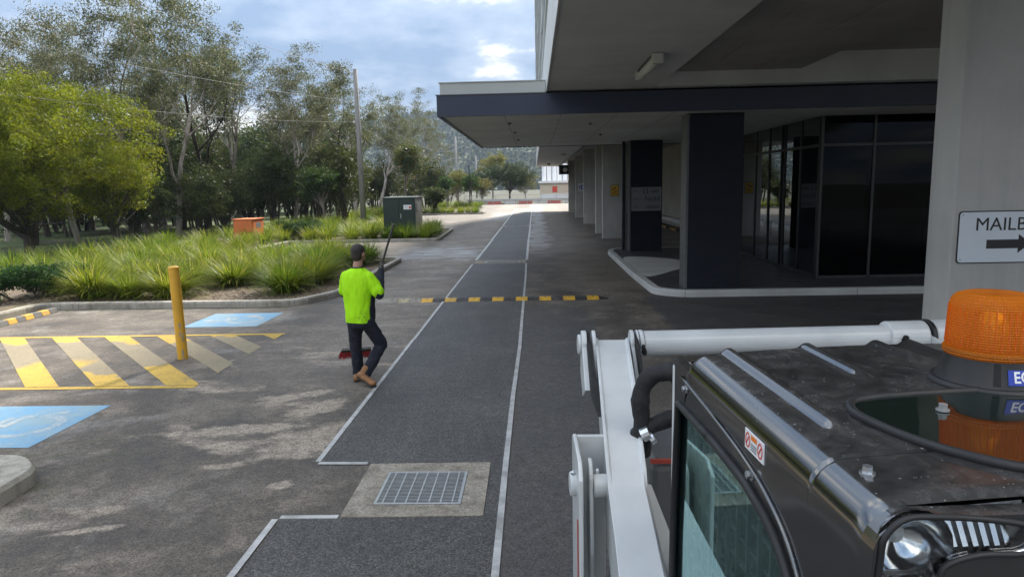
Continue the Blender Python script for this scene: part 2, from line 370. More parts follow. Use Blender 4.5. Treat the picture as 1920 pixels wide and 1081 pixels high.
M = {}
M['asphalt'] = m_asphalt(); M['new_asphalt'] = m_newasphalt()
M['concrete'] = m_concrete('column_concrete', (0.44, 0.435, 0.415))
M['soffit_conc'] = m_concrete('soffit_concrete', (0.36, 0.355, 0.35), stain=0.5, streak=False)
M['wall_conc'] = m_concrete('panel_concrete', (0.40, 0.38, 0.34), stain=0.3)
def m_collar():
    b = NB('drain_collar_concrete'); p = b.pos()
    col = b.ramp(b.noise(5, 7, 0.7, p), [(0.3, (0.16, 0.135, 0.105)), (0.5, (0.29, 0.255, 0.205)), (0.7, (0.38, 0.34, 0.28))])
    g = b.math('MULTIPLY_ADD', b.xyz(b.voronoi(110, p, 'Color'))[0], 0.7, 0.62)
    sc_ = b.n('ShaderNodeVectorMath'); sc_.operation = 'SCALE'; b.l(col, sc_.inputs[0]); b.l(g, sc_.inputs['Scale'])
    col = b.mix(b.ramp(b.noise(2.6, 6, 0.7, p, off=(3, 8, 0)), [(0.5, 0.0), (0.7, 0.6)]), sc_.outputs[0], (0.11, 0.09, 0.07))
    return b.done(b.pbsdf(col, 0.9, 0, b.bump(b.noise(120, 3, 0.7, p), 0.5, 0.005)))
M['collar'] = m_collar()
M['slab_conc'] = m_concrete('ramp_concrete', (0.58, 0.58, 0.56), streak=False)
M['kerb'] = m_kerb()
M['light_kerb'] = m_concrete('pale_kerb_concrete', (0.50, 0.515, 0.51), streak=False)
M['yellow_hatch'] = m_hatchpaint()
M['blue_paint'] = m_roadpaint('worn_blue_paint', (0.15, 0.35, 0.55), 0.85, (0.29, 0.39, 0.43), 1.8)
M['symbol_paint'] = m_roadpaint('worn_white_symbol_paint', (0.48, 0.50, 0.48), 0.9, (0.17, 0.33, 0.46), 3.0)
M['white_line'] = m_roadpaint('white_line_paint', (0.55, 0.54, 0.52), 0.6, (0.14, 0.13, 0.12), 2.0)
M['edge_strip'] = simple('galvanised_edge_strip', (0.44, 0.435, 0.425), 0.6, 0.1, 0.25, 6, dirt=0.8, dirtcol=(0.2, 0.19, 0.17))
M['galv'] = simple('galvanised_steel', (0.36, 0.365, 0.36), 0.45, 0.5, 0.15, 20)
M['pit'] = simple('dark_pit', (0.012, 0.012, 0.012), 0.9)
M['soil'] = m_soil(); M['lawn'] = m_lawn()
M['fascia_navy'] = simple('navy_fascia_sheet', (0.030, 0.040, 0.075), 0.5, 0.0, 0.08, 0.6)
M['navy_clad'] = simple('navy_column_cladding', (0.009, 0.012, 0.020), 0.6, 0.0, 0.15, 0.8, **{'Specular IOR Level': 0.25})
M['clad_trim'] = simple('grey_clad_trim', (0.10, 0.105, 0.11), 0.5)
M['soffit'] = simple('grey_soffit_sheet', (0.64, 0.67, 0.70), 0.8, 0.0, 0.08, 0.9, dirt=0.25, dirtcol=(0.2, 0.19, 0.18))
M['parapet'] = simple('pale_parapet_sheet', (0.50, 0.53, 0.52), 0.55, 0, 0.05, 0.8)
M['fascia_white'] = simple('white_fascia_sheet', (0.66, 0.67, 0.66), 0.55, 0, 0.05, 0.8)
M['dark_tile'] = simple('dark_floor_tile', (0.07, 0.07, 0.078), 0.45, 0, 0.25, 2.5)
M['frame_black'] = simple('black_window_frame', (0.02, 0.021, 0.023), 0.4)
M['glass_bld'] = m_glass('grey_tinted_glazing', (0.88, 0.92, 0.93), (0.14, 0.15, 0.155), 2.1, 0.08)
M['glass_front'] = m_glass('dark_front_glazing', (0.8, 0.84, 0.86), (0.12, 0.13, 0.135), 1.22, 0.0)
M['glass_up'] = m_glass('blue_curtain_glazing', (0.8, 0.9, 1.0), (0.15, 0.2, 0.28), 2.2, 0.1)
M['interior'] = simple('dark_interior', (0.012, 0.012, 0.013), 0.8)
M['pot'] = simple('white_planter', (0.5, 0.5, 0.48), 0.6)
M['red_pipe'] = simple('red_fire_pipe', (0.22, 0.035, 0.03), 0.5)
M['lamp_body'] = simple('lamp_diffuser', (0.62, 0.63, 0.62), 0.4)
M['black'] = simple('black_plastic', (0.012, 0.012, 0.013), 0.45)
M['rubber'] = simple('black_rubber', (0.013, 0.013, 0.014), 0.6)
M['sleeve'] = simple('black_hose_sleeve', (0.010, 0.010, 0.012), 0.75, bump=0.6, bscale=40)
M['tyre'] = simple('tyre_rubber', (0.018, 0.018, 0.018), 0.85, dirt=0.5)
M['sign_white'] = simple('white_sign_face', (0.60, 0.66, 0.72), 0.4, 0, 0.03)
M['sign_grey'] = simple('tenant_sign_face', (0.20, 0.205, 0.215), 0.5, 0, 0.03)
M['sign_yellow'] = simple('yellow_sign_face', (0.65, 0.38, 0.02), 0.5, 0, 0.03)
M['print_black'] = simple('black_print', (0.008, 0.008, 0.010), 0.5)
M['print_blue'] = simple('blue_print', (0.02, 0.05, 0.35), 0.5)
M['print_red'] = simple('red_print', (0.6, 0.06, 0.03), 0.5)
M['print_white'] = simple('white_print', (0.75, 0.76, 0.78), 0.5)
M['print_orange'] = simple('orange_print', (0.75, 0.20, 0.02), 0.5)
M['bollard'] = simple('yellow_bollard_paint', (0.66, 0.36, 0.03), 0.42, 0, 0.07, 4, dirt=0.35, dirtcol=(0.30, 0.2, 0.06))
M['chip'] = simple('chipped_paint_patch', (0.28, 0.27, 0.25), 0.6)
M['hump_yellow'] = simple('yellow_rubber', (0.60, 0.34, 0.03), 0.6, 0, 0.15, 9, dirt=0.6, dirtcol=(0.25, 0.19, 0.10))
M['hump_black'] = simple('black_rubber_block', (0.035, 0.034, 0.033), 0.7, 0, 0.2, 9, dirt=0.6, dirtcol=(0.14, 0.12, 0.1))
M['hump_dusty'] = simple('dusty_pale_rubber', (0.27, 0.245, 0.205), 0.8, 0, 0.2, 9, dirt=0.5)
M['hump_dusty2'] = simple('dusty_cream_rubber', (0.40, 0.34, 0.22), 0.8, 0, 0.2, 9, dirt=0.5)
M['stop_grey'] = simple('grey_wheel_stop_rubber', (0.13, 0.125, 0.12), 0.75, 0, 0.15, 12)
M['cab_green'] = simple('dark_green_cabinet', (0.011, 0.028, 0.022), 0.5, 0, 0.1, 2)
M['cab_side'] = simple('silver_grey_cabinet_side', (0.22, 0.215, 0.20), 0.45, 0.3, 0.2, 2.5, dirt=0.4)
M['cab_roof'] = simple('pale_green_cabinet_roof', (0.10, 0.13, 0.12), 0.5)
M['box_orange'] = simple('orange_cabinet', (0.72, 0.20, 0.06), 0.5, 0, 0.08, 3)
M['pole'] = m_bark('weathered_pole', (0.20, 0.195, 0.19), (0.33, 0.325, 0.315), 4.0, (4, 4, 0.2))
M['wire'] = simple('pale_wire', (0.24, 0.235, 0.22), 0.7)
M['gum_bark'] = m_bark('smooth_gum_bark', (0.16, 0.13, 0.11), (0.44, 0.40, 0.37), 1.3)
M['dark_bark'] = m_bark('dark_rough_bark', (0.035, 0.028, 0.022), (0.12, 0.095, 0.075), 3.0)
M['gum_leaf'] = m_leaf('gum_leaf', (0.075, 0.098, 0.042), (0.115, 0.125, 0.05), (0.17, 0.135, 0.065), 0.5, 0.5)
M['gum_leaf2'] = m_leaf('grey_gum_leaf', (0.088, 0.112, 0.058), (0.125, 0.135, 0.065), (0.18, 0.15, 0.08), 0.5, 0.5)
M['bright_leaf'] = m_leaf('bright_tree_leaf', (0.15, 0.185, 0.011), (0.265, 0.26, 0.012), None, 0.5, 0.5)
M['glossy_leaf'] = m_leaf('dark_glossy_leaf', (0.03, 0.075, 0.02), (0.055, 0.11, 0.022), (0.10, 0.14, 0.03), 0.4, 0.5, spec=0.2)
M['under_leaf'] = m_leaf('understorey_leaf', (0.04, 0.06, 0.016), (0.07, 0.09, 0.02), None, 0.45, 0.5)
M['tip_leaf'] = m_leaf('young_reddish_leaf', (0.06, 0.105, 0.026), (0.095, 0.13, 0.03), (0.24, 0.13, 0.05), 0.45, 0.45)
M['pine_leaf'] = m_leaf('pine_foliage', (0.035, 0.055, 0.022), (0.06, 0.085, 0.03), None, 0.25, 0.6)
M['yel_leaf'] = m_leaf('yellow_green_leaf', (0.11, 0.14, 0.03), (0.17, 0.17, 0.035), (0.26, 0.15, 0.05), 0.4, 0.5)
M['grass'] = m_leaf('tussock_blade', (0.10, 0.175, 0.012), (0.205, 0.25, 0.016), (0.34, 0.30, 0.07), 0.5, 0.5, 0.7, 0.25)
M['dry_grass'] = m_leaf('dry_tussock_blade', (0.26, 0.19, 0.10), (0.18, 0.13, 0.07), None, 0.3, 0.6)
M['shrub_leaf'] = m_leaf('low_shrub_leaf', (0.03, 0.07, 0.02), (0.05, 0.095, 0.024), None, 0.35, 0.6, 2.0, 0.15)
M['hill'] = None
M['white'] = m_machinewhite(); M['cab_black'] = m_cabblack()
M['cab_glass'] = m_glass('teal_cab_glass', (0.62, 0.93, 0.90), (0.58, 0.74, 0.72), 1.9, 0.22)
M['sky_glass'] = simple('dark_green_roof_glass', (0.004, 0.010, 0.008), 0.05, 0, 0.1, 20, dirt=0.05, **{'IOR': 2.0})
M['lens_clear'] = m_glass('clear_lamp_lens', (0.95, 0.97, 1.0), (0.92, 0.95, 0.95), 1.5, 0.06)
M['chrome'] = simple('lamp_reflector', (0.75, 0.76, 0.78), 0.12, 1.0, 0.1, 30)
M['lamp_back'] = simple('silver_lamp_back', (0.60, 0.62, 0.64), 0.35, 0.15, 0.5, 45)
M['guard_grey'] = simple('grey_guard_bar', (0.42, 0.43, 0.43), 0.5)
M['bolt'] = simple('zinc_bolt', (0.62, 0.65, 0.68), 0.3, 0.9)
M['amber'] = m_amber()
M['red_stripe'] = simple('red_stripe', (0.38, 0.06, 0.04), 0.5)
M['hivis'] = m_hivis()
M['navy_cloth'] = simple('navy_work_fabric', (0.010, 0.012, 0.022), 0.85, 0, 0.3, 9, bump=0.5, bscale=18)
M['skin'] = simple('skin', (0.42, 0.235, 0.165), 0.55, 0, 0.08, 20)
M['hair'] = simple('short_dark_hair', (0.035, 0.026, 0.022), 0.7, 0, 0.4, 60, bump=0.8, bscale=160)
M['boot'] = simple('tan_boot_leather', (0.27, 0.125, 0.045), 0.65, 0, 0.25, 14, dirt=0.5, dirtcol=(0.12, 0.07, 0.04))
M['sole'] = simple('dark_boot_sole', (0.035, 0.03, 0.026), 0.8)
M['glove'] = simple('grey_work_glove', (0.07, 0.065, 0.055), 0.8, 0, 0.3, 30)
M['stick'] = simple('dark_broom_stick', (0.035, 0.026, 0.02), 0.55, 0, 0.3, 10)
M['bristle'] = simple('red_bristle', (0.30, 0.02, 0.025), 0.6, 0, 0.4, 40)
M['barrier_red'] = simple('red_plastic_barrier', (0.34, 0.09, 0.075), 0.5)
M['barrier_white'] = simple('white_plastic_barrier', (0.40, 0.40, 0.39), 0.5)
M['cream'] = simple('cream_wall', (0.55, 0.48, 0.38), 0.7)

# ------------------------------------------------------------------ mesh helpers
COL = scene.collection
TMP = bpy.data.scenes.new('tmp')
def eval_mesh(o):
    TMP.collection.objects.link(o); vl = TMP.view_layers[0]; vl.update()
    me = bpy.data.meshes.new_from_object(o.evaluated_get(vl.depsgraph))
    bpy.data.objects.remove(o); return me
def world_m(o):
    m = o.matrix_basis.copy()
    if o.parent: m = world_m(o.parent) @ o.matrix_parent_inverse @ m
    return m
def tag(o, label=None, cat=None, group=None, kind=None):
    if label: o['label'] = label
    if cat: o['category'] = cat
    if group: o['group'] = group
    if kind: o['kind'] = kind
    return o
def obj(name, mesh, mat, parent=None, local=False):
    o = bpy.data.objects.new(name, mesh); COL.objects.link(o)
    if mat is not None and not mesh.materials:
        mesh.materials.append(M[mat] if isinstance(mat, str) else mat)
    if parent is not None:
        o.parent = parent
        if not local: o.matrix_parent_inverse = world_m(parent).inverted()
    return o
def thing(name, label, cat, loc=(0, 0, 0), rz=0.0, group=None):
    o = bpy.data.objects.new(name, None); COL.objects.link(o); o.empty_display_size = 0.2
    o.location = loc; o.rotation_euler = (0, 0, rz)
    return tag(o, label, cat, group)
def copy_tree(o, parent=None):
    c = o.copy(); COL.objects.link(c)
    if parent is not None: c.parent = parent; c.matrix_parent_inverse = o.matrix_parent_inverse.copy()
    for ch in o.children: copy_tree(ch, c)
    return c

class MB:
    def __init__(s): s.v = []; s.f = []
    def add(s, vs, fs):
        k = len(s.v); s.v += [tuple(v) for v in vs]; s.f += [tuple(i+k for i in f) for f in fs]; return s
    def box(s, a, b):
        x0, y0, z0 = (min(a[i], b[i]) for i in range(3)); x1, y1, z1 = (max(a[i], b[i]) for i in range(3))
        return s.add([(x0,y0,z0),(x1,y0,z0),(x1,y1,z0),(x0,y1,z0),(x0,y0,z1),(x1,y0,z1),(x1,y1,z1),(x0,y1,z1)],
                     [(0,3,2,1),(4,5,6,7),(0,1,5,4),(1,2,6,5),(2,3,7,6),(3,0,4,7)])
    def prism(s, poly, z0, z1):
        n = len(poly)
        area = sum(poly[i][0]*poly[(i+1) % n][1]-poly[(i+1) % n][0]*poly[i][1] for i in range(n))
        if area < 0: poly = poly[::-1]
        vs = [(x, y, z0) for x, y in poly]+[(x, y, z1) for x, y in poly]
        return s.add(vs, [tuple(range(n-1, -1, -1)), tuple(range(n, 2*n))]+[(i, (i+1) % n, (i+1) % n+n, i+n) for i in range(n)])
    def prism_dir(s, poly3, d):          # polygon of 3D points pushed along d
        n = len(poly3); d = Vector(d); p = [Vector(q) for q in poly3]
        return s.add(p+[q+d for q in p], [tuple(range(n-1, -1, -1)), tuple(range(n, 2*n))]+[(i, (i+1) % n, (i+1) % n+n, i+n) for i in range(n)])
    def tube(s, pts, rad, n=8, cap=True):
        pts = [Vector(p) for p in pts]; m = len(pts)
        if isinstance(rad, (int, float)): rad = [rad]*m
        rings = []; ref = None
        for i, p in enumerate(pts):
            t = (pts[min(i+1, m-1)]-pts[max(i-1, 0)]).normalized()
            if ref is None or abs(ref.dot(t)) > 0.95: ref = Vector((1, 0, 0)) if abs(t.x) < 0.8 else Vector((0, 1, 0))
            a = (ref - t*ref.dot(t)).normalized(); b = t.cross(a); ref = a
            rings.append([p+(a*math.cos(2*math.pi*k/n)+b*math.sin(2*math.pi*k/n))*rad[i] for k in range(n)])
        vs = [v for r in rings for v in r]; fs = []
        for i in range(m-1):
            for k in range(n): fs.append((i*n+k, i*n+(k+1) % n, (i+1)*n+(k+1) % n, (i+1)*n+k))
        if cap: fs += [tuple(range(n-1, -1, -1)), tuple((m-1)*n+k for k in range(n))]
        return s.add(vs, fs)
    def lathe(s, prof, c=(0, 0, 0), n=32, cap=True):
        vs = []; fs = []; m = len(prof)
        for r, z in prof:
            for k in range(n):
                a = 2*math.pi*k/n; vs.append((c[0]+r*math.cos(a), c[1]+r*math.sin(a), c[2]+z))
        for i in range(m-1):
            for k in range(n): fs.append((i*n+k, i*n+(k+1) % n, (i+1)*n+(k+1) % n, (i+1)*n+k))
        if cap: fs += [tuple(range(n-1, -1, -1)), tuple((m-1)*n+k for k in range(n))]
        return s.add(vs, fs)
    def bar(s, p, q, w, h, up=(0, 0, 1)):
        p = Vector(p); q = Vector(q); t = (q-p).normalized(); u = Vector(up)
        if abs(u.dot(t)) > 0.98: u = Vector((0, 1, 0))
        a = t.cross(u).normalized()*(w/2); b = a.cross(t).normalized()*(h/2)
        vs = [p-a-b, p+a-b, p+a+b, p-a+b, q-a-b, q+a-b, q+a+b, q-a+b]
        return s.add(vs, [(0,1,2,3),(4,7,6,5),(0,4,5,1),(1,5,6,2),(2,6,7,3),(3,7,4,0)])
    def sheet(s, poly, z):
        n = len(poly)
        area = sum(poly[i][0]*poly[(i+1) % n][1]-poly[(i+1) % n][0]*poly[i][1] for i in range(n))
        if area < 0: poly = poly[::-1]
        return s.add([(x, y, z) for x, y in poly], [tuple(range(n))])
    def mesh(s, name='mesh', smooth=False):
        m = bpy.data.meshes.new(name); m.from_pydata([tuple(v) for v in s.v], [], s.f); m.update()
        if smooth:
            for p in m.polygons: p.use_smooth = True
        return m
    def build(s, name, mat, parent=None, local=False, bevel=0.0, smooth=False, seg=2):
        me = s.mesh(name, smooth)
        bm = bmesh.new(); bm.from_mesh(me); bmesh.ops.recalc_face_normals(bm, faces=bm.faces)
        bm.to_mesh(me); bm.free()
        o = obj(name, me, mat, parent, local)
        if bevel:
            b = o.modifiers.new('bevel', 'BEVEL'); b.width = bevel; b.segments = seg; b.limit_method = 'ANGLE'; b.angle_limit = R(40)
            b.harden_normals = False
        if smooth and not bevel:
            pass
        return o
def box(name, a, b, mat, parent=None, local=False, bevel=0.0):
    return MB().box(a, b).build(name, mat, parent, local, bevel)
def smooth_angle(o, deg=35):
    me = o.data
    for p in me.polygons: p.use_smooth = True
    try: me.set_sharp_from_angle(angle=R(deg))
    except Exception: pass
    return o
def filled(name, outer, holes, depth, mat, parent=None, local=False, to3=lambda x, y, z: (x, y, z)):
    """flat plate with real openings: 2D curve, filled and given thickness, then mapped into space"""
    cu = bpy.data.curves.new(name, 'CURVE'); cu.dimensions = '2D'; cu.fill_mode = 'BOTH'; cu.extrude = depth/2
    for poly in [outer]+holes:
        sp = cu.splines.new('POLY'); sp.points.add(len(poly)-1); sp.use_cyclic_u = True
        for p, (x, y) in zip(sp.points, poly): p.co = (x, y, 0, 1)
    me = eval_mesh(bpy.data.objects.new('tmp', cu)); bpy.data.curves.remove(cu)
    me.name = name
    for v in me.vertices: v.co = Vector(to3(*v.co))
    for p in me.polygons: p.use_smooth = False
    bm = bmesh.new(); bm.from_mesh(me); bmesh.ops.remove_doubles(bm, verts=bm.verts, dist=1e-5); bmesh.ops.recalc_face_normals(bm, faces=bm.faces); bm.to_mesh(me); bm.free()
    me.materials.clear()
    return obj(name, me, mat, parent, local)
def text_mesh(name, body, size, mat, parent, frame, align='CENTER', depth=0.002, bold=0.0, xscale=1.0, local=False):
    """frame: function (x, y, z) -> point; x right, y up, z out of the face"""
    cu = bpy.data.curves.new(name, 'FONT'); cu.body = body; cu.size = size; cu.align_x = align; cu.align_y = 'CENTER'
    cu.extrude = depth/2; cu.offset = bold; cu.resolution_u = 3
    me = eval_mesh(bpy.data.objects.new('tmp', cu)); bpy.data.curves.remove(cu)
    for v in me.vertices: v.co = Vector(frame(v.co.x*xscale, v.co.y, v.co.z))
    me.materials.clear()
    return obj(name, me, mat, parent, local)
def rounded(x0, y0, x1, y1, r, n=5):
    pts = []
    for cx, cy, a0 in ((x1-r, y0+r, -90), (x1-r, y1-r, 0), (x0+r, y1-r, 90), (x0+r, y0+r, 180)):
        for k in range(n+1):
            a = R(a0+90*k/n); pts.append((cx+r*math.cos(a), cy+r*math.sin(a)))
    return pts
def spline2(pts, n=6, closed=True):
    """Catmull-Rom through points"""
    out = []; m = len(pts)
    rng = range(m) if closed else range(m-1)
    for i in rng:
        P = [Vector(pts[(i+j) % m]) if closed else Vector(pts[min(max(i+j, 0), m-1)]) for j in (-1, 0, 1, 2)]
        for k in range(n):
            t = k/n
            out.append(0.5*((2*P[1])+(-P[0]+P[2])*t+(2*P[0]-5*P[1]+4*P[2]-P[3])*t*t+(-P[0]+3*P[1]-3*P[2]+P[3])*t**3))
    if not closed: out.append(Vector(pts[-1]))
    return out
def face_towards(o, d):
    bm = bmesh.new(); bm.from_mesh(o.data); d = Vector(d)
    for f in bm.faces:
        f.normal_update()
        if f.normal.dot(d) < 0: f.normal_flip()
    bm.to_mesh(o.data); bm.free(); return o
def struct(o): return tag(o, kind='structure')

# ================================================================== THE SETTING
def m_terrain():
    b = NB('rough_ground'); p = b.pos()
    n = b.noise(0.05, 6, 0.6, p); n2 = b.noise(2.0, 5, 0.7, p)
    col = b.ramp(n, [(0.35, (0.055, 0.045, 0.028)), (0.65, (0.035, 0.05, 0.016))])
    col = b.mix(b.ramp(n2, [(0.4, 0.5), (0.6, 0.0)]), col, (0.03, 0.03, 0.015))
    return b.done(b.pbsdf(col, 0.95))
M['terrain'] = m_terrain()
struct(MB().sheet([(-1100, -300), (1100, -300), (1100, 1050), (-1100, 1050)], -0.03).build('terrain', 'terrain'))
car_park = struct(MB().sheet([(-11.2, -25), (40, -25), (40, 96), (-11.2, 96)], 0.0).build('car_park', 'asphalt'))
struct(MB().sheet([(-60, -25), (-15.6, -25), (-15.6, 96), (-60, 120)], 0.085).build('lawn', 'lawn'))

# ---- kerb with separate stones
def fillet(pts, r, n=4):
    out = [Vector(pts[0])]
    for i in range(1, len(pts)-1):
        a, p, b = Vector(pts[i-1]), Vector(pts[i]), Vector(pts[i+1])
        u = (a-p); v = (b-p); d = min(r, u.length*0.45, v.length*0.45)
        p0 = p+u.normalized()*d; p1 = p+v.normalized()*d
        for k in range(n+1):
            t = k/n; out.append(p0*(1-t)**2+p*2*t*(1-t)+p1*t*t)
    out.append(Vector(pts[-1])); return out
def offset_path(pts, w):
    out = []
    for i, p in enumerate(pts):
        ds = []
        if i > 0: ds.append((p-pts[i-1]).normalized())
        if i < len(pts)-1: ds.append((pts[i+1]-p).normalized())
        ns = [Vector((-d.y, d.x)) for d in ds]
        n = sum(ns, Vector((0, 0))); n.normalize()
        k = 1.0/max(0.5, n.dot(ns[0])); out.append(p+n*w*k)
    return out
def kerb_run(root, pts, w=0.16, h=0.14, step=2.4, mat='kerb', name='kerb_stone', gap=0.012):
    inn = offset_path(pts, w); L = [0.0]
    for i in range(1, len(pts)): L.append(L[-1]+(pts[i]-pts[i-1]).length)
    tot = L[-1]; n = max(1, round(tot/step)); cuts = [tot*i/n for i in range(n+1)]
    def at(s):
        for i in range(1, len(pts)):
            if s <= L[i]+1e-9:
                t = (s-L[i-1])/max(1e-9, L[i]-L[i-1]); return pts[i-1].lerp(pts[i], t), inn[i-1].lerp(inn[i], t)
        return pts[-1], inn[-1]
    for a, b in zip(cuts[:-1], cuts[1:]):
        a += gap/2; b -= gap/2
        ss = [a]+[l for l in L if a+0.02 < l < b-0.02]+[b]
        q = [at(s) for s in ss]; m = MB(); vs = []; fs = []
        for o_, i_ in q:
            d = (i_-o_)
            o2 = o_+d*0.10
            vs += [(o_.x, o_.y, -0.02), (o_.x, o_.y, h*0.75), (o2.x, o2.y, h), (i_.x, i_.y, h), (i_.x, i_.y, -0.02)]
        k = len(q)
        for i in range(k-1):
            for j in range(4): fs.append((i*5+j, i*5+j+1, (i+1)*5+j+1, (i+1)*5+j))
        fs += [(0, 1, 2, 3, 4), tuple((k-1)*5+j for j in (4, 3, 2, 1, 0))]
        m.add(vs, fs).build(name, mat, root)
kp = fillet([(-11.0, -6), (-11.0, 14.75), (-5.25, 14.62), (-4.62, 16.0), (-4.58, 23.75), (-11.7, 24.0), (-11.7, 32.45), (-4.5, 32.4), (-4.75, 40.5),
             (-11.7, 40.7), (-11.7, 64.0), (-4.7, 64.0), (-4.7, 67.5), (-11.7, 67.7), (-11.7, 80.2), (-6.0, 80.2), (-6.0, 84), (-14, 88)], 0.45)
kerb_root = tag(struct(thing('kerb', 'grey concrete kerb edging the planting beds', 'kerb', (-4.6, 20, 0))))
kerb_run(kerb_root, kp)
bed_poly = [(p.x, p.y) for p in offset_path(kp, 0.08)]
struct(MB().add([(x, y, 0.09) for x, y in bed_poly]+[(-17, 90, 0.09), (-17, -6, 0.09)], [tuple(range(len(bed_poly)+2))]).build('planting_bed', 'soil'))
# island end near the camera
isl = fillet([(-12.0, 4.6), (-5.35, 4.75), (-4.38, 5.0), (-4.40, 5.62), (-4.72, 5.92), (-12, 5.98)], 0.16)
island = struct(thing('traffic_island', None, None, (-6, 5.4, 0)))
kerb_run(island, isl, w=0.22, h=0.15, step=6.0)
MB().sheet([(p.x, p.y) for p in offset_path(isl, 0.03)], 0.1525).build('island_top', 'kerb', island)

# ---- trench reinstatement strip with pale edging
trench = struct(MB().sheet([(-2.02, -6), (-0.28, -6), (-0.28, 79), (-2.02, 79), (-2.02, 6.0), (-1.55, 5.97), (-1.53, 4.93), (-1.99, 4.93)], 0.004).build('trench_strip', 'new_asphalt'))
random.seed(4)
def strip(pts, w=0.055):
    m = MB()
    for a, b in zip(pts[:-1], pts[1:]): m.bar((*a, 0.0075), (*b, 0.0075), w, 0.006)
    m.build('edge_strip', 'edge_strip', trench)
strip([(-2.03, -2), (-2.03, 4.91)], 0.05); strip([(-2.0, 4.945), (-1.55, 4.95)], 0.05)
strip([(-2.03, 5.995), (-1.57, 5.985)], 0.05)
ys = [6.03, 11.2, 16.6, 22.3]
for a, b in zip(ys[:-1], ys[1:]): strip([(-2.04+random.uniform(-.01, .01), a), (-2.04+random.uniform(-.012, .012), b-0.01)], 0.05)
for a, b in ((23.5, 33), (33, 43), (44, 55), (55, 66), (66, 78.5)): strip([(-2.03, a), (-2.03+random.uniform(-.03, .03), b-.02)], 0.085)
pr = [(-0.30, -2)]
for y in (3.2, 4.5, 6, 8, 10.5, 13, 16, 19, 22.3): pr.append((-0.28+random.uniform(-0.02, 0.02), y))
for a, b in zip(pr[:-1], pr[1:]): strip([a, (b[0], b[1]-0.004)], 0.052)
for a, b in ((23.4, 33), (33, 43.4), (43.4, 55), (55, 66), (66, 78.5)): strip([(-0.28, a), (-0.28+random.uniform(-.03, .03), b-.02)], 0.085)

# ---- painted markings
def clip_rect(poly, x0, y0, x1, y1):
    def cl(p, f, g):
        out = []
        for i in range(len(p)):
            a, b = p[i-1], p[i]; fa, fb = f(a), f(b)
            if fa >= 0: out.append(a) if False else None
            if (fa >= 0) != (fb >= 0):
                t = fa/(fa-fb); out.append((a[0]+(b[0]-a[0])*t, a[1]+(b[1]-a[1])*t))
            if fb >= 0: out.append(b)
        return out
    for f in (lambda q: q[0]-x0, lambda q: x1-q[0], lambda q: q[1]-y0, lambda q: y1-q[1]):
        if len(poly) < 3: return []
        poly = cl(poly, f, None)
    return poly
HX0, HX1, HY0, HY1 = -10.6, -4.47, 8.62, 11.72
for k in range(-4, 7):
    xl = -9.60+0.955*k
    pl = [(xl, 11.75), (xl+0.46, 11.75), (xl+0.46+0.90*3.2, 8.55), (xl+0.90*3.2, 8.55)]
    pl = clip_rect(pl, HX0, HY0, HX1, HY1)
    if len(pl) >= 3: MB().sheet(pl, 0.0042).build('hatch_stripe', 'yellow_hatch', car_park)
for y in (8.55, 11.78): MB().sheet([(-10.6, y-0.055), (-4.45, y-0.055), (-4.45, y+0.055), (-10.6, y+0.055)], 0.0045).build('hatch_border', 'yellow_hatch', car_park)
def wheelchair(cx, cy, s, parent):
    """symbol with its top towards -X, drawn from the lane side"""
    f = lambda u, v: (cx-v*s, cy+u*s)            # u right, v up
    def arc(r0, r1, a0, a1, c, n=20):
        o = [(c[0]+r1*math.cos(R(a0+(a1-a0)*i/n)), c[1]+r1*math.sin(R(a0+(a1-a0)*i/n))) for i in range(n+1)]
        i_ = [(c[0]+r0*math.cos(R(a0+(a1-a0)*i/n)), c[1]+r0*math.sin(R(a0+(a1-a0)*i/n))) for i in range(n, -1, -1)]
        return o+i_
    m = MB()
    for kz, poly in enumerate((arc(0.22, 0.30, 100, 385, (-0.02, -0.16)), arc(0.0, 0.085, 0, 360, (-0.06, 0.40)),
                 [(-0.11, 0.30), (-0.02, 0.30), (0.02, 0.02), (-0.06, 0.0)], [(-0.05, 0.10), (0.20, 0.10), (0.20, 0.17), (-0.06, 0.17)],
                 [(-0.05, 0.0), (0.18, 0.0), (0.30, -0.30), (0.38, -0.28), (0.24, 0.07), (-0.04, 0.07)])):
        q = [f(*p) for p in poly]
        n = len(q)
        m.add([(x, y, 0.0052+0.0002*kz) for x, y in q], [tuple(range(n))])
    bm = bmesh.new(); me = m.mesh('wheelchair_symbol'); bm.from_mesh(me)
    bmesh.ops.triangulate(bm, faces=bm.faces); bmesh.ops.recalc_face_normals(bm, faces=bm.faces)
    for fc in bm.faces:
        if fc.normal.z < 0: fc.normal_flip()
    bm.to_mesh(me); bm.free()
    return obj('wheelchair_symbol', me, 'symbol_paint', parent)
for (x0, y0, x1, y1) in ((-6.66, 12.5, -5.24, 13.9), (-6.52, 6.45, -5.12, 7.8)):
    sq = MB().sheet([(x0, y0), (x1, y0), (x1+0.01, y1), (x0, y1)], 0.004).build('painted_square', 'blue_paint', car_park)
    wheelchair((x0+x1)/2, (y0+y1)/2, 1.25, sq)
def bay_line(x0, x1, y, w=0.09): MB().sheet([(x0, y-w/2), (x1, y-w/2), (x1, y+w/2), (x0, y+w/2)], 0.004).build('bay_line', 'white_line', car_park)
for y in (26.4, 29.1): bay_line(-11.5, -4.4, y)
for y in (43.3, 45.9, 48.5, 51.1, 53.7, 56.3, 58.9, 61.5): bay_line(-11.5, -4.8, y)
for i in range(14): bay_line(2.9 if i > 0 else 3.3, 7.9, 27.0+2.75*i, 0.085)
bay_line(2.45, 9.0, 11.62, 0.07)

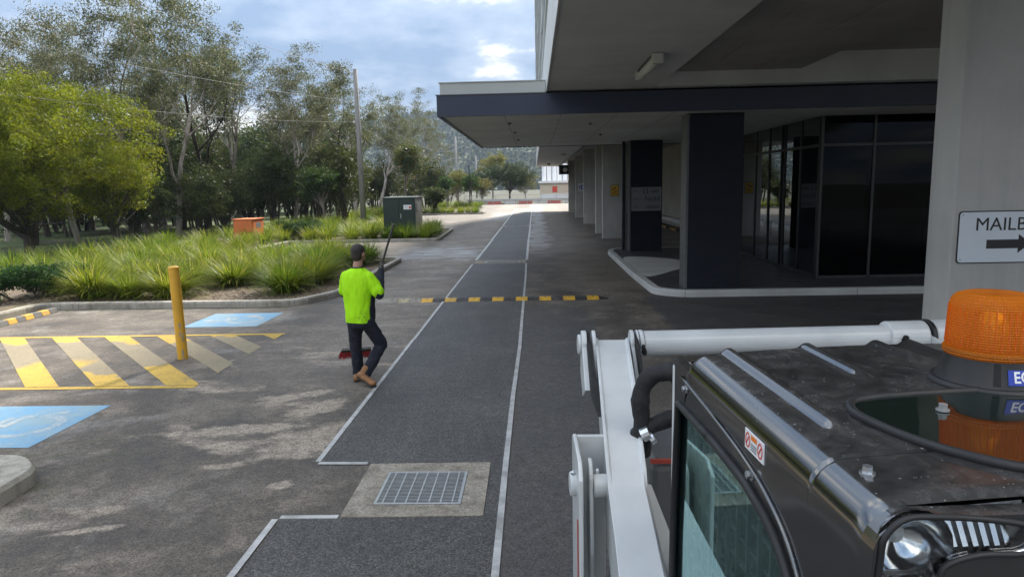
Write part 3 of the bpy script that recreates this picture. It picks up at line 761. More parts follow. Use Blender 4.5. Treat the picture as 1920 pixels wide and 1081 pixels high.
# ---- drains
def drain(x0, y0, x1, y1, cx0, cy0, cx1, cy1, label, n_long, n_cross, lines_x=True):
    r = thing('drain_grate', label, 'drain', ((x0+x1)/2, (y0+y1)/2, 0))
    filled('concrete_collar', [(cx0, cy0), (cx1, cy0+.02), (cx1-0.005, cy1), (cx0, cy1-.02)], [[(x0, y0), (x1, y0), (x1, y1), (x0, y1)]], 0.012, 'collar', r, to3=lambda x, y, z: (x, y, 0.005+z))
    box('pit', (x0, y0, 0.0045), (x1, y1, 0.0055), 'pit', r)
    t = 0.028
    fr = MB(); fr.box((x0+.004, y0+.004, .006), (x1-.004, y0+t, .014)); fr.box((x0+.004, y1-t, .006), (x1-.004, y1-.004, .014))
    fr.box((x0+.004, y0+t, .006), (x0+t, y1-t, .014)); fr.box((x1-t, y0+t, .006), (x1-.004, y1-t, .014))
    fr.build('grate_frame', 'galv', r)
    for i in range(n_long):
        y = y0+t+(y1-y0-2*t)*(i+0.5)/n_long
        box('bearing_bar', (x0+t, y-0.0042, 0.0062), (x1-t, y+0.0042, 0.0125), 'galv', r)
    for i in range(n_cross):
        x = x0+t+(x1-x0-2*t)*(i+0.5)/n_cross
        box('cross_bar', (x-0.006, y0+t, 0.0126), (x+0.006, y1-t, 0.0150), 'galv', r)
drain(-1.33, 5.14, -0.62, 5.78, -1.535, 4.935, -0.43, 5.985, 'square galvanised steel grate in a pale concrete collar beside the trench jog', 22, 7)
drain(-1.65, 22.55, -0.5, 23.15, -2.0, 22.4, -0.3, 23.4, 'galvanised drain grate across the trench strip beyond the speed hump', 5, 16)
drain(-1.75, 43.2, -0.5, 43.9, -2.0, 43.05, -0.3, 44.0, 'small distant drain grate across the trench strip beside the far planting bed', 4, 12)

# ================================================================== BUILDING
bld = thing('commercial_building', 'multi storey commercial building with deep overhang, concrete blade columns and navy entry canopy', 'building', (3.2, 16, 0))
def bb(name, a, b, mat, parent=None, bevel=0.0): return box(name, a, b, mat, parent or bld, bevel=bevel)
# concrete blade columns
for y in (5.42, 32.15, 44.3, 53.3, 63.9):
    c = bb('column', (3.16 if y > 20 else 3.22, y, 0), (4.15 if y > 20 else 4.35, y+0.34, 4.67), 'concrete', bevel=0.012)
bb('blade_wall', (3.14, 35.45, 0), (4.0, 35.8, 4.67), 'concrete', bevel=0.012)
# clad columns of the entry
for x0, x1, y in ((3.33, 4.56, 15.36), (3.31, 4.46, 24.32)):
    c = bb('clad_column', (x0+0.06, y, 0.15), (x1, y+0.55, 3.97), 'navy_clad', bevel=0.004)
    bb('corner_trim', (x0, y-0.004, 0.15), (x0+0.058, y+0.55, 3.969), 'clad_trim', c, bevel=0.01)
p_ = bb('slim_post', (3.14, 24.75, 0.15), (3.22, 24.95, 3.97), 'navy_clad')
MB().tube([(3.27, 24.9, 0.15), (3.27, 24.9, 3.97)], 0.03, 8).build('downpipe', 'parapet', bld)
# overhang: soffit, recessed ceilings, beam
bb('soffit', (0.31, 1.2, 4.42), (2.5, 72, 4.66), 'soffit')
bb('ceiling_slab', (0.31, 1.2, 4.672), (5.3, 72, 4.98), 'soffit_conc')
bb('ceiling_slab', (0.31, 1.2, 4.983), (16, 72, 5.25), 'soffit_conc')
bb('beam', (2.505, 14.2, 4.405), (16, 14.56, 4.99), 'soffit')
for x in (3.4, 4.4): bb('joint_batten', (x, 1.2, 4.660), (x+0.02, 14.19, 4.6715), 'soffit_conc')
MB().tube([(5.36, 1.2, 4.86), (5.36, 14.19, 4.86)], 0.032, 10).build('fire_pipe', 'red_pipe', bld)
for y in (4, 6.5, 10, 13): MB().tube([(5.36, y, 4.86), (5.36, y, 4.98)], 0.008, 6).build('pipe_hanger', 'galv', bld)
for y in (4.2, 8.7, 13.0): MB().tube([(5.36, y, 4.72), (5.36, y, 4.84)], [0.02, 0.012], 6).build('sprinkler', 'red_pipe', bld)
bb('fascia', (0.285, 1.2, 4.40), (0.308, 72.02, 5.55), 'fascia_white')
bb('fascia_cap', (0.25, 1.2, 5.552), (0.34, 72.02, 5.62), 'fascia_white')
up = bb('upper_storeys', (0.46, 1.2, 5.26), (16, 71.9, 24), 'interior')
for fl in range(6):
    z0 = 5.64+fl*3.06
    bb('spandrel', (0.36, 1.2, z0+2.38), (0.455, 71.95, z0+3.05), 'parapet')
    for k in range(14):
        y0 = 1.3+k*5.04
        gp = bb('window_pane', (0.40, y0+0.06, z0), (0.43, y0+4.84, z0+2.37), 'glass_up')
        bb('mullion', (0.33, y0-0.05, z0), (0.43, y0+0.05, z0+2.375), 'parapet', gp)
bb('far_soffit_trim', (2.502, 26.9, 4.36), (2.58, 72, 4.66), 'frame_black')
# entry canopy
can = bb('canopy', (-1.90, 14.72, 3.975), (16, 26.6, 4.37), 'soffit')
FZ0, FZ1 = 3.955, 4.375
bb('canopy_fascia', (-1.985, 14.60, FZ0), (16, 14.715, FZ1), 'fascia_navy', can)
bb('canopy_fascia', (-1.985, 14.718, FZ0), (-1.905, 26.70, FZ1), 'fascia_navy', can)
bb('canopy_fascia', (-1.903, 26.605, FZ0), (16, 26.70, FZ1), 'fascia_navy', can)
bb('canopy_flashing', (-2.0, 14.585, FZ1+0.002), (0.27, 26.71, FZ1+0.02), 'clad_trim', can)
pa = bb('canopy_parapet', (-1.92, 14.66, FZ1+0.022), (0.275, 26.65, 4.63), 'parapet', can, 0.006)
bb('parapet_cap', (-1.94, 14.64, 4.632), (0.277, 26.67, 4.65), 'parapet', can)
for x in np.arange(-0.6, 12, 1.2): bb('soffit_joint', (x, 14.73, 3.9735), (x+0.012, 26.59, 3.9748), 'clad_trim', can)
for (x, y) in ((-0.55, 16.6), (-0.5, 19.4), (-0.48, 22.6), (1.4, 17.2), (2.0, 21.0), (4.6, 19.0)):
    MB().lathe([(0.055, 0.0), (0.05, -0.015), (0.02, -0.03), (0.015, -0.05)], (x, y, 3.974), 12).build('sprinkler_head', 'clad_trim', can)
# entry podium
podium = struct(thing('podium', None, None, (5, 18, 0)))
pout = fillet([(14.5, 15.12), (3.2, 15.08), (2.66, 15.55), (2.60, 18.7), (2.62, 25.0), (3.0, 25.7), (14.5, 25.8)][::-1], 0.5)
kerb_run(podium, pout[::-1] if False else pout, w=0.17, h=0.15, step=3.6, mat='light_kerb', name='podium_kerb')
pin = offset_path(pout, 0.165)
MB().prism([(p.x, p.y) for p in pin], 0.0, 0.146).build('podium_floor', 'dark_tile', podium)
rp = spline2([(2.80, 17.9, 0), (2.80, 20.0, 0), (2.86, 22.2, 0), (3.6, 22.3, 0), (4.45, 21.2, 0), (4.5, 19.9, 0), (3.7, 18.6, 0), (3.0, 17.6, 0)], 5)
MB().prism([(p.x, p.y) for p in rp], 0.146, 0.1505).build('ramp_slab', 'slab_conc', podium)
# glazing of the foyer
GX, GY = 6.78, 16.72
side_m = [16.80, 17.95, 19.06, 19.3, 20.3, 21.5, 22.9, 24.3, 25.7]
for y in side_m:
    w = 0.055 if y not in (20.3,) else 0.08
    bb('mullion', (GX-0.03, y-w/2, 0.15), (GX+0.07, y+w/2, 3.97), 'frame_black')
bb('transom', (GX-0.025, 16.8, 3.27), (GX+0.06, 25.7, 3.34), 'frame_black')
bb('sill_frame', (GX-0.03, 16.8, 0.15), (GX+0.07, 25.7, 0.22), 'frame_black')
for a, b in zip(side_m[:-1], side_m[1:]):
    if b-a < 0.3: continue
    bb('window_pane', (GX, a+0.028, 0.22), (GX+0.012, b-0.028, 3.27), 'glass_bld')
    bb('window_pane', (GX, a+0.028, 3.34), (GX+0.012, b-0.028, 3.97), 'glass_bld')
for y in (20.22, 20.38):
    MB().tube([(GX-0.07, y, 0.95), (GX-0.07, y, 1.35)], 0.014, 8).build('door_handle', 'galv', bld)
fm = [6.79, 8.0, 9.6, 11.2, 12.8, 14.4]
for x in fm: bb('mullion', (x-0.03, GY-0.03, 0.15), (x+0.03, GY+0.07, 3.97), 'frame_black')
bb('transom', (6.8, GY-0.025, 3.27), (14.4, GY+0.06, 3.33), 'frame_black')
bb('sill_frame', (6.8, GY-0.03, 0.15), (14.4, GY+0.07, 0.21), 'frame_black')
for a, b in zip(fm[:-1], fm[1:]):
    bb('window_pane', (a+0.03, GY, 0.21), (b-0.03, GY+0.012, 3.27), 'glass_front')
    bb('window_pane', (a+0.03, GY, 3.33), (b-0.03, GY+0.012, 3.97), 'glass_front')
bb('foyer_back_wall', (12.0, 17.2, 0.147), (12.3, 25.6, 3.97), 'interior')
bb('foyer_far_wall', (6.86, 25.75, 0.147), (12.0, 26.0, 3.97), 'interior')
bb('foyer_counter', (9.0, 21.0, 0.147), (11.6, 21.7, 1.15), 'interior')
# walls of the undercroft
for k in range(8):
    y0 = 26.3+k*5.7
    bb('wall_panel', (8.2, y0, 0), (8.5, y0+5.68, 4.67), 'wall_conc')
bb('wall_ledge', (7.75, 26.3, 0.30), (8.198, 71.9, 0.52), 'light_kerb')
bb('end_wall', (15.6, 16.6, 0), (15.9, 72, 4.98), 'wall_conc')
bb('side_wall', (8.5, 26.25, 0), (15.6, 26.55, 4.67), 'wall_conc')

# signs and fittings that hang on the building
def face_y(cx, y, cz): return lambda u, v, w: (cx+u, y-w, cz+v)
s = thing('mailbox_sign', 'white mailbox sign with black border and arrow on the near concrete column', 'sign', (3.75, 5.41, 2.03))
SW, SH, SC = 0.98, 0.405, (3.75, 2.035)
fr = face_y(SC[0], 5.417, SC[1])
filled('border', rounded(-SW/2, -SH/2, SW/2, SH/2, 0.03), [], 0.004, 'print_black', s, to3=lambda x, y, z: fr(x, y, z))
filled('face', rounded(-SW/2+.009, -SH/2+.009, SW/2-.009, SH/2-.009, 0.024), [], 0.004, 'sign_white', s, to3=lambda x, y, z: fr(x, y, z+0.003))
text_mesh('lettering', 'MAILBOX', 0.142, 'print_black', s, lambda x, y, z: fr(x-0.365, y+0.095, z+0.006), 'LEFT')
filled('arrow', [(-0.27, -0.088), (-0.03, -0.088), (-0.03, -0.125), (0.06, -0.052), (-0.03, 0.02), (-0.03, -0.020), (-0.27, -0.020)], [], 0.002, 'print_black', s, to3=lambda x, y, z: fr(x, y, z+0.006))
for (x, y) in ((-SW/2+.03, SH/2-.03), (-SW/2+.03, -SH/2+.03), (SW/2-.03, SH/2-.03), (SW/2-.03, -SH/2+.03)):
    c = fr(x, y, 0.005); MB().tube([c, (c[0], c[1]-0.004, c[2])], 0.006, 8).build('rivet', 'galv', s)
s = thing('tenant_sign', 'grey tenant directory sign on the navy clad column beyond the entry', 'sign', (3.9, 24.31, 1.96))
fr = face_y(3.91, 24.315, 1.96)
filled('board', rounded(-0.52, -0.41, 0.52, 0.41, 0.01), [], 0.008, 'sign_grey', s, to3=lambda x, y, z: fr(x, y, z+0.004))
text_mesh('lettering', 'Neild', 0.24, 'print_black', s, lambda x, y, z: fr(x+0.20, y, z+0.010))
for k, y in enumerate((0.26, 0.0, -0.27)):
    text_mesh('unit_lettering', 'UNIT %d' % (k+1), 0.085, 'print_black', s, lambda x, yy, z, y=y: fr(x-0.47, yy+y, z+0.010), 'LEFT')
lg = MB()
for sgn in (1, -1):
    pts = []
    for i in range(13): a = R(-80+160*i/12); pts.append((sgn*(0.075*math.cos(a)+0.012), 0.1*math.sin(a)))
    for i in range(12, -1, -1): a = R(-80+160*i/12); pts.append((sgn*(0.038*math.cos(a)+0.012), 0.085*math.sin(a)))
    lg.prism_dir([fr(x-0.02, y+0.26, 0.009) for x, y in pts], (0, -0.002, 0))
lg.build('logo', 'print_black', s)
for (x0, x1, y) in ((0.16, 0.46, 0.285), (0.16, 0.40, 0.24), (0.0, 0.46, -0.25), (-0.02, 0.45, -0.305)):
    a = fr(x0, y-0.012, 0.009); b = fr(x1, y+0.012, 0.010); box('text_line', a, b, 'print_black', s)
s = thing('camera_sign', 'yellow surveillance notice on the pale concrete column behind the tenant sign', 'sign', (3.72, 32.14, 2.2))
fr = face_y(3.72, 32.147, 2.2)
filled('border', rounded(-0.185, -0.255, 0.185, 0.255, 0.01), [], 0.006, 'print_black', s, to3=lambda x, y, z: fr(x, y, z))
filled('face', rounded(-0.165, -0.235, 0.165, 0.235, 0.01), [], 0.006, 'sign_yellow', s, to3=lambda x, y, z: fr(x, y, z+0.003))
filled('camera_symbol', [(-0.12, 0.03), (0.06, 0.10), (0.08, 0.15), (0.02, 0.14), (-0.13, 0.08)], [], 0.003, 'print_black', s, to3=lambda x, y, z: fr(x, y, z+0.008))
for y in (-0.02, -0.09, -0.16): box('text_line', fr(-0.12, y-.012, .007), fr(0.12, y+.012, .009), 'print_black', s)
s = thing('parking_sign', 'small white sign with blue ring on a farther concrete column', 'sign', (3.62, 53.29, 2.3))
fr = face_y(3.64, 53.297, 2.3)
filled('face', rounded(-0.24, -0.29, 0.24, 0.29, 0.02), [], 0.006, 'print_white', s, to3=lambda x, y, z: fr(x, y, z))
ring = [(0.2*math.cos(R(a)), 0.2*math.sin(R(a))) for a in range(0, 360, 15)]; rin = [(0.14*math.cos(R(a)), 0.14*math.sin(R(a))) for a in range(0, 360, 15)]
filled('ring', ring, [rin], 0.004, 'print_blue', s, to3=lambda x, y, z: fr(x, y, z+0.005))
box('symbol', fr(-0.05, -0.1, .004), fr(0.05, 0.1, .007), 'print_blue', s)
s = thing('projecting_sign', 'black box with round white disc hung from the overhang at its far end', 'sign', (3.0, 63.7, 3.9))
box('box', (2.3, 63.3, 3.45), (3.15, 63.7, 4.30), 'frame_black', s, bevel=0.02)
filled('disc', [(0.2*math.cos(R(a)), 0.2*math.sin(R(a))) for a in range(0, 360, 20)], [], 0.01, 'print_white', s, to3=lambda x, y, z: (2.85+x, 63.29-z, 3.85+y))
for i, (x, y) in enumerate(((1.9, 44.0), (1.35, 62))):
    s = thing('dome_camera', 'small dark dome camera under the far soffit near the black box sign' if i else 'pale dome lamp under the soffit behind the canopy', 'camera' if i else 'lamp', (x, y, 4.42))
    MB().lathe([(0.14, 0.0), (0.14, -0.05), (0.09, -0.13), (0.02, -0.16)], (x, y, 4.419), 16).build('dome', 'lamp_body' if i == 0 else 'black', s, smooth=True)
    MB().lathe([(0.17, 0.0), (0.17, -0.03)], (x, y, 4.4195), 16).build('base_ring', 'clad_trim', s)
s = thing('batten_light', 'pale strip light fixed to the soffit above the entry driveway', 'lamp', (1.87, 11.6, 4.42))
box('base', (1.80, 10.85, 4.37), (1.95, 12.25, 4.419), 'clad_trim', s, bevel=0.01)
MB().tube([(1.875, 10.75, 4.335), (1.875, 12.35, 4.335)], 0.075, 16).build('diffuser', 'lamp_body', s, bevel=0.012, smooth=True)
box('end_cap', (1.79, 10.68, 4.26), (1.96, 10.79, 4.415), 'lamp_body', s, bevel=0.015); box('end_cap', (1.79, 12.31, 4.26), (1.96, 12.42, 4.415), 'lamp_body', s, bevel=0.015)
# planter inside the foyer
s = thing('planter', 'tall tapered white pot with a leafy plant behind the dark foyer glass', 'planter', (7.42, 17.45, 0.147))
MB().lathe([(0.27, 0), (0.44, 0.80), (0.45, 0.86), (0.40, 0.86), (0.38, 0.78)], (7.42, 17.45, 0.147), 28).build('pot', 'pot', s, smooth=True)
random.seed(9); lf = MB()
for k in range(26):
    a = random.uniform(0, 6.28); l = random.uniform(0.5, 0.9); up_ = random.uniform(0.5, 1.1)
    p0 = Vector((7.42, 17.45, 0.93)); pts = [p0+Vector((math.cos(a)*l*t, math.sin(a)*l*t*0.6, up_*(t-0.45*t*t))) for t in (0, .33, .66, 1)]
    sd_ = Vector((-math.sin(a), math.cos(a), 0))
    vs = []
    for p, w in zip(pts, (0.01, 0.06, 0.05, 0.004)): vs += [p-sd_*w, p+sd_*w]
    lf.add(vs, [(0, 1, 3, 2), (2, 3, 5, 4), (4, 5, 7, 6)])
lf.build('leaves', 'glossy_leaf', s)
# wheel stops in the undercroft
for i in range(7):
    y = 31.3+i*2.75
    s = thing('wheel_stop', 'black and yellow wheel stop on the undercroft floor along the pale wall', 'wheel stop', (7.4, y, 0), 0, 'undercroft wheel stops')
    for j in range(6): box('block', (7.33, y-0.82+j*0.275, 0), (7.47, y-0.82+(j+1)*0.275-0.004, 0.1), 'hump_yellow' if j % 2 else 'hump_black', s, bevel=0.015)

# ================================================================== SMALL STREET THINGS
b_ = thing('bollard', 'yellow steel bollard with chipped paint standing in the hatched bay', 'bollard', (-5.40, 10.08, 0))
lean = Vector((-0.012, 0.0, 1.0)).normalized()
def along(z): return Vector((-5.40, 10.08, 0))+lean*z
MB().tube([along(-0.01), along(1.385)], 0.075, 24).build('post', 'bollard', b_, smooth=False)
smooth_angle(b_.children[0], 40)
MB().lathe([(0.078, 0.0), (0.080, 0.012), (0.074, 0.028), (0.045, 0.040), (0.0, 0.044)], tuple(along(1.383)), 24).build('cap', 'bollard', b_, smooth=True)
random.seed(3)
for (a, z, w, h) in ((-62, 0.52, 0.02, 0.05), (-52, 0.38, 0.03, 0.05), (-70, 0.42, 0.012, 0.02), (-58, 0.06, 0.016, 0.10), (-40, 0.30, 0.012, 0.03)):
    pts = []
    for k in range(9):
        t = 2*math.pi*k/9; r_ = random.uniform(0.7, 1.2)
        aa = R(a)+w*r_*math.cos(t)/0.076; c = along(z+h*r_*math.sin(t))
        pts.append((c.x+0.0758*math.cos(aa), c.y+0.0758*math.sin(aa), c.z))
    MB().add(pts, [tuple(range(9))]).build('paint_chip', 'chip', b_)

def hump_section(y0, y1, x0, x1, h, top):
    """trapezoid block running along X, y0..y1 wide"""
    vs = [(x0, y0, 0), (x0, y1, 0), (x0, y1-top, h), (x0, y0+top, h), (x1, y0, 0), (x1, y1, 0), (x1, y1-top, h), (x1, y0+top, h)]
    return MB().add(vs, [(0, 1, 2, 3), (4, 7, 6, 5), (0, 4, 5, 1), (1, 5, 6, 2), (2, 6, 7, 3), (3, 7, 4, 0)])
hp = thing('speed_hump', 'low black and yellow rubber speed hump laid across the trench strip', 'speed hump', (-0.95, 15.15, 0))
segs = 18; hx0, hx1 = -3.33, 1.40
for i in range(segs):
    a = hx0+(hx1-hx0)*i/segs; c = hx0+(hx1-hx0)*(i+1)/segs-0.006
    dusty = i < 3
    y = 15.12+0.03*i/segs
    mat = ('hump_dusty2' if dusty else 'hump_yellow') if i % 2 else ('hump_dusty' if dusty else 'hump_black')
    sgm = hump_section(y-0.19, y+0.19, a, c, 0.052, 0.11).build('block', mat, hp, bevel=0.006)
    MB().lathe([(0.026, 0), (0.026, 0.0025)], ((a+c)/2, y-0.03, 0.052), 10).build('bolt_recess', 'pit', sgm)
for sg, x in ((-1, hx0), (1, hx1)):
    MB().add([(x, 14.94, 0), (x, 15.34, 0), (x, 15.23, 0.05), (x, 15.05, 0.05), (x+sg*0.22, 15.02, 0), (x+sg*0.22, 15.26, 0), (x+sg*0.2, 15.2, 0.01), (x+sg*0.2, 15.08, 0.01)],
             [(0, 1, 2, 3), (4, 7, 6, 5), (0, 4, 5, 1), (1, 5, 6, 2), (2, 6, 7, 3), (3, 7, 4, 0)]).build('end_ramp', 'hump_dusty' if sg < 0 else 'hump_black', hp, bevel=0.004)
ws = thing('wheel_stop', 'grey and yellow rubber wheel stop lying along the kerb by the low shrub', 'wheel stop', (-10.45, 13.2, 0))
for j in range(9):
    y0 = 12.30+j*0.235
    vs = [(-10.55, y0, 0), (-10.38, y0, 0), (-10.42, y0, 0.10), (-10.52, y0, 0.10)]
    MB().prism_dir(vs, (0, 0.231, 0)).build('block', 'hump_yellow' if j % 2 else 'stop_grey', ws, bevel=0.008)

# green kiosk
k_ = thing('transformer_cabinet', 'dark green electrical kiosk with silver louvred side standing in the second bed', 'cabinet', (-6.8, 35.6, 0.09))
CX0, CX1, CY0, CY1, CT = -7.62, -5.98, 34.7, 36.7, 2.02
box('body', (CX0, CY0, 0.09), (CX1-0.02, CY1, CT), 'cab_green', k_, bevel=0.01)
box('plinth', (CX0-0.08, CY0-0.08, 0.06), (CX1+0.08, CY1+0.08, 0.16), 'kerb', k_)
for x0, x1 in ((CX0+0.03, (CX0+CX1)/2-0.03), ((CX0+CX1)/2-0.01, CX1-0.05)):
    d = box('door', (x0, CY0-0.022, 0.2), (x1, CY0-0.001, CT-0.05), 'cab_green', k_, bevel=0.006)
box('handle', ((CX0+CX1)/2+0.05, CY0-0.05, 1.0), ((CX0+CX1)/2+0.09, CY0-0.021, 1.25), 'galv', k_)
nt_ = box('notice', ((CX0+CX1)/2+0.22, CY0-0.028, 1.45), ((CX0+CX1)/2+0.62, CY0-0.023, 1.68), 'print_white', k_)
box('warning_mark', ((CX0+CX1)/2+0.50, CY0-0.031, 1.50), ((CX0+CX1)/2+0.60, CY0-0.0285, 1.60), 'print_red', nt_)
box('side_panel', (CX1-0.018, CY0+0.02, 0.17), (CX1+0.012, CY1-0.02, CT-0.03), 'cab_side', k_, bevel=0.005)
for i in range(5): MB().bar((CX1+0.03, CY0+0.25, CT-0.3-i*0.075), (CX1+0.03, CY1-0.9, CT-0.3-i*0.075), 0.03, 0.05).build('louvre', 'galv', k_)
box('roof', (CX0-0.04, CY0-0.06, CT+0.002), (CX1+0.05, CY1+0.04, CT+0.055), 'cab_roof', k_, bevel=0.015)
# orange box
k_ = thing('orange_cabinet', 'small orange service cabinet standing among the tussocks', 'cabinet', (-13.9, 33.2, 0.09))
box('body', (-14.55, 32.9, 0.09), (-13.62, 34.3, 1.16), 'box_orange', k_, bevel=0.015)
box('door', (-14.50, 32.878, 0.2), (-13.66, 32.898, 1.1), 'box_orange', k_, bevel=0.006)
box('side_door', (-13.618, 33.0, 0.2), (-13.60, 34.2, 1.1), 'box_orange', k_, bevel=0.006)
box('roof', (-14.60, 32.85, 1.162), (-13.56, 34.35, 1.20), 'box_orange', k_, bevel=0.01)
box('notice', (-13.599, 33.3, 0.75), (-13.594, 33.9, 1.0), 'sign_grey', k_)

# power poles and wires
def pole(x, y, h, r, label, lean=0.0, arms=True):
    t = thing('power_pole', label, 'pole', (x, y, 0))
    MB().tube([(x, y, -0.02), (x-lean*0.5, y, h*0.5), (x-lean, y, h)], [r, r*0.85, r*0.7], 12).build('shaft', 'pole', t, smooth=True)
    if arms:
        for z in (h-1.9, h-3.1):
            MB().tube([(x-lean*0.8-0.22, y, z), (x-lean*0.8+0.05, y, z)], 0.03, 6).build('bracket', 'galv', t)
            MB().lathe([(0.04, -0.06), (0.06, -0.03), (0.06, 0.03), (0.04, 0.06)], (x-lean*0.8-0.24, y, z+0.04), 8).build('insulator', 'print_white', t)
    return t
P1 = (-10.45, 42.0)
pole(*P1, 9.55, 0.19, 'tall weathered timber power pole standing behind the green kiosk', 0.06)
pole(-11.9, 108, 10.2, 0.2, 'slim distant power pole in front of the forested hill', 0.1, False)
pole(-13.2, 160, 9.6, 0.2, 'farthest thin power pole below the hill ridge', 0.0, False)
def wire(a, b, sag, label, group=None):
    a = Vector(a); b = Vector(b); pts = []
    for i in range(25):
        t = i/24; p = a.lerp(b, t); p.z -= sag*4*t*(1-t); pts.append(p)
    o = MB().tube(pts, 0.010, 5).build('overhead_wire', 'wire', None)
    tag(o, label, 'wire', group)
FAR = (-31.0, 3.0)
wire((-10.7, 42, 6.5), (*FAR, 9.3), 1.5, 'lowest overhead wire drooping towards the bright tree')
wire((-10.7, 42, 7.7), (*FAR, 11.7), 1.2, 'middle overhead wire crossing the gum trees')
wire((-10.6, 42, 9.3), (-33.0, 6.0, 16.4), 0.8, 'highest overhead wire running from the pole top')
for z0, z1 in ((6.45, 6.6), (7.65, 7.8)): wire((-10.6, 42, z0), (-12.0, 108, z1+0.5), 1.3, 'thin wire strung between the near and far poles', 'wires between poles')

# street lamp posts and far fittings
for (x, y, h, lb) in ((-7.6, 82, 5.0, 'thin dark lamp post among the young trees at the far bed'), (6.3, 118, 6.2, 'thin lamp post standing before the white silo building')):
    t = thing('lamp_post', lb, 'lamp post', (x, y, 0))
    MB().tube([(x, y, -0.02), (x, y, h)], [0.07, 0.05], 8).build('post', 'frame_black', t)
    MB().bar((x, y, h), (x+0.5, y, h+0.03), 0.16, 0.06).build('lamp_head', 'galv', t)

# barrier at the far end
t = thing('guard_rail', 'long steel guard rail across the far end of the car park', 'guard rail', (-1, 96, 0))
for i in range(15): box('post', (-9+i*1.6, 96.06, -0.02), (-8.9+i*1.6, 96.16, 0.75), 'galv', t)
m = MB()
prof = [(0.0, 0.42), (-0.05, 0.48), (0.0, 0.56), (0.0, 0.60), (-0.05, 0.67), (0.0, 0.73)]
vs = []; fs = []
for x in (-9.3, 14.3):
    for (d, z) in prof: vs.append((x, 96.03+d, z))
for j in range(5): fs.append((j, j+1, j+7, j+6))
m.add(vs, fs).build('rail', 'galv', t)
t = thing('hand_railing', 'pale tubular hand railing running behind the guard rail', 'railing', (0, 100, 0))
for i in range(13): MB().tube([(-10+i*2.2, 100, -0.03), (-10+i*2.2, 100, 1.25)], 0.03, 6).build('post', 'galv', t)
for z in (0.7, 1.25): MB().tube([(-10, 100, z), (16.4, 100, z)], 0.035, 6).build('rail', 'galv', t)
for i, (x, red) in enumerate(((-5.6, 1), (-3.4, 0), (-1.2, 1), (1.0, 0), (2.8, 1), (5.2, 0), (7.0, 1), (9.0, 0))):
    t = thing('barrier_block', ('red' if red else 'white')+' plastic barrier block behind the guard rail', 'barrier', (x, 98, 0), 0, ('red' if red else 'white')+' barrier blocks')
    vs = [(x-0.95, 97.75, -0.03), (x-0.95, 98.25, -0.03), (x-0.95, 98.12, 0.35), (x-0.95, 98.08, 0.62), (x-0.95, 97.92, 0.62), (x-0.95, 97.88, 0.35)]
    MB().prism_dir(vs, (1.9, 0, 0)).build('shell', 'barrier_red' if red else 'barrier_white', t, bevel=0.04)
# silo building beyond
t = thing('silo_building', 'cream industrial building topped by a bank of white silos', 'building', (7.5, 135, 0))
box('wall', (1.2, 132, -0.03), (22, 140, 2.9), 'cream', t)
box('base_band', (1.1, 131.9, -0.03), (22, 131.99, 0.9), 'print_white', t)
box('roof', (0.9, 131.7, 2.91), (22.2, 140.2, 3.35), 'print_white', t)
for i in range(14):
    x = 2.0+i*1.0
    so = MB().lathe([(0.42, 0), (0.42, 3.0), (0.30, 3.25), (0.1, 3.35)], (x, 135+0.3*(i % 2), 3.35), 14).build('silo', 'print_white', t, smooth=False)
    smooth_angle(so, 40)
for x in (3.5, 7.0): box('window', (x, 131.95, 1.2), (x+0.9, 131.999, 2.3), 'print_red', t)
t = thing('red_container', 'bright red container parked beside the cream silo building', 'container', (7.6, 128, 0))
box('shell', (6.9, 127, -0.03), (13, 129.4, 2.2), 'barrier_red', t, bevel=0.03)
for i in range(12): box('rib', (7.0+i*0.5, 126.95, 0.1), (7.1+i*0.5, 126.999, 2.1), 'barrier_red', t)
# boundary fence behind the trees
t = thing('boundary_fence', 'low galvanised pipe fence running behind the gum trees', 'fence', (-26, 40, 0))
fa, fb = Vector((-33, 18, 0)), Vector((-20, 78, 0))
for i in range(22):
    p = fa.lerp(fb, i/21); MB().tube([p+Vector((0, 0, -.03)), p+Vector((0, 0, 1.75))], 0.03, 6).build('post', 'galv', t)
for z in (1.7, 0.9): MB().tube([fa+Vector((0, 0, z)), fb+Vector((0, 0, z))], 0.028, 6).build('rail', 'galv', t)

# ================================================================== VEGETATION
def leaf_mesh(name, centers, rng, size, aspect=0.32, droop=0.5, curl=0.25, flat=0.0):
    """one diamond-shaped folded leaf per centre"""
    n = len(centers); c = np.array(centers)
    d = rng.normal(size=(n, 3)); d[:, 2] = d[:, 2]*(1-flat)-droop; d /= np.linalg.norm(d, axis=1)[:, None]
    w = rng.normal(size=(n, 3)); w -= d*(w*d).sum(1)[:, None]; w /= np.linalg.norm(w, axis=1)[:, None]+1e-9
    nn = np.cross(d, w)
    s = (size*rng.uniform(0.6, 1.35, n))[:, None]
    a = c-d*s*0.5; b = c+d*s*0.5; l = c+w*s*aspect*0.5+nn*s*curl*0.3; r = c-w*s*aspect*0.5+nn*s*curl*0.3
    v = np.stack([a, l, b, r], 1).reshape(-1, 3)
    me = bpy.data.meshes.new(name); me.vertices.add(4*n); me.vertices.foreach_set('co', v.ravel())
    me.loops.add(4*n); me.polygons.add(n)
    me.loops.foreach_set('vertex_index', np.arange(4*n)); me.polygons.foreach_set('loop_start', np.arange(0, 4*n, 4))
    me.update(calc_edges=True); me.validate()
    return me
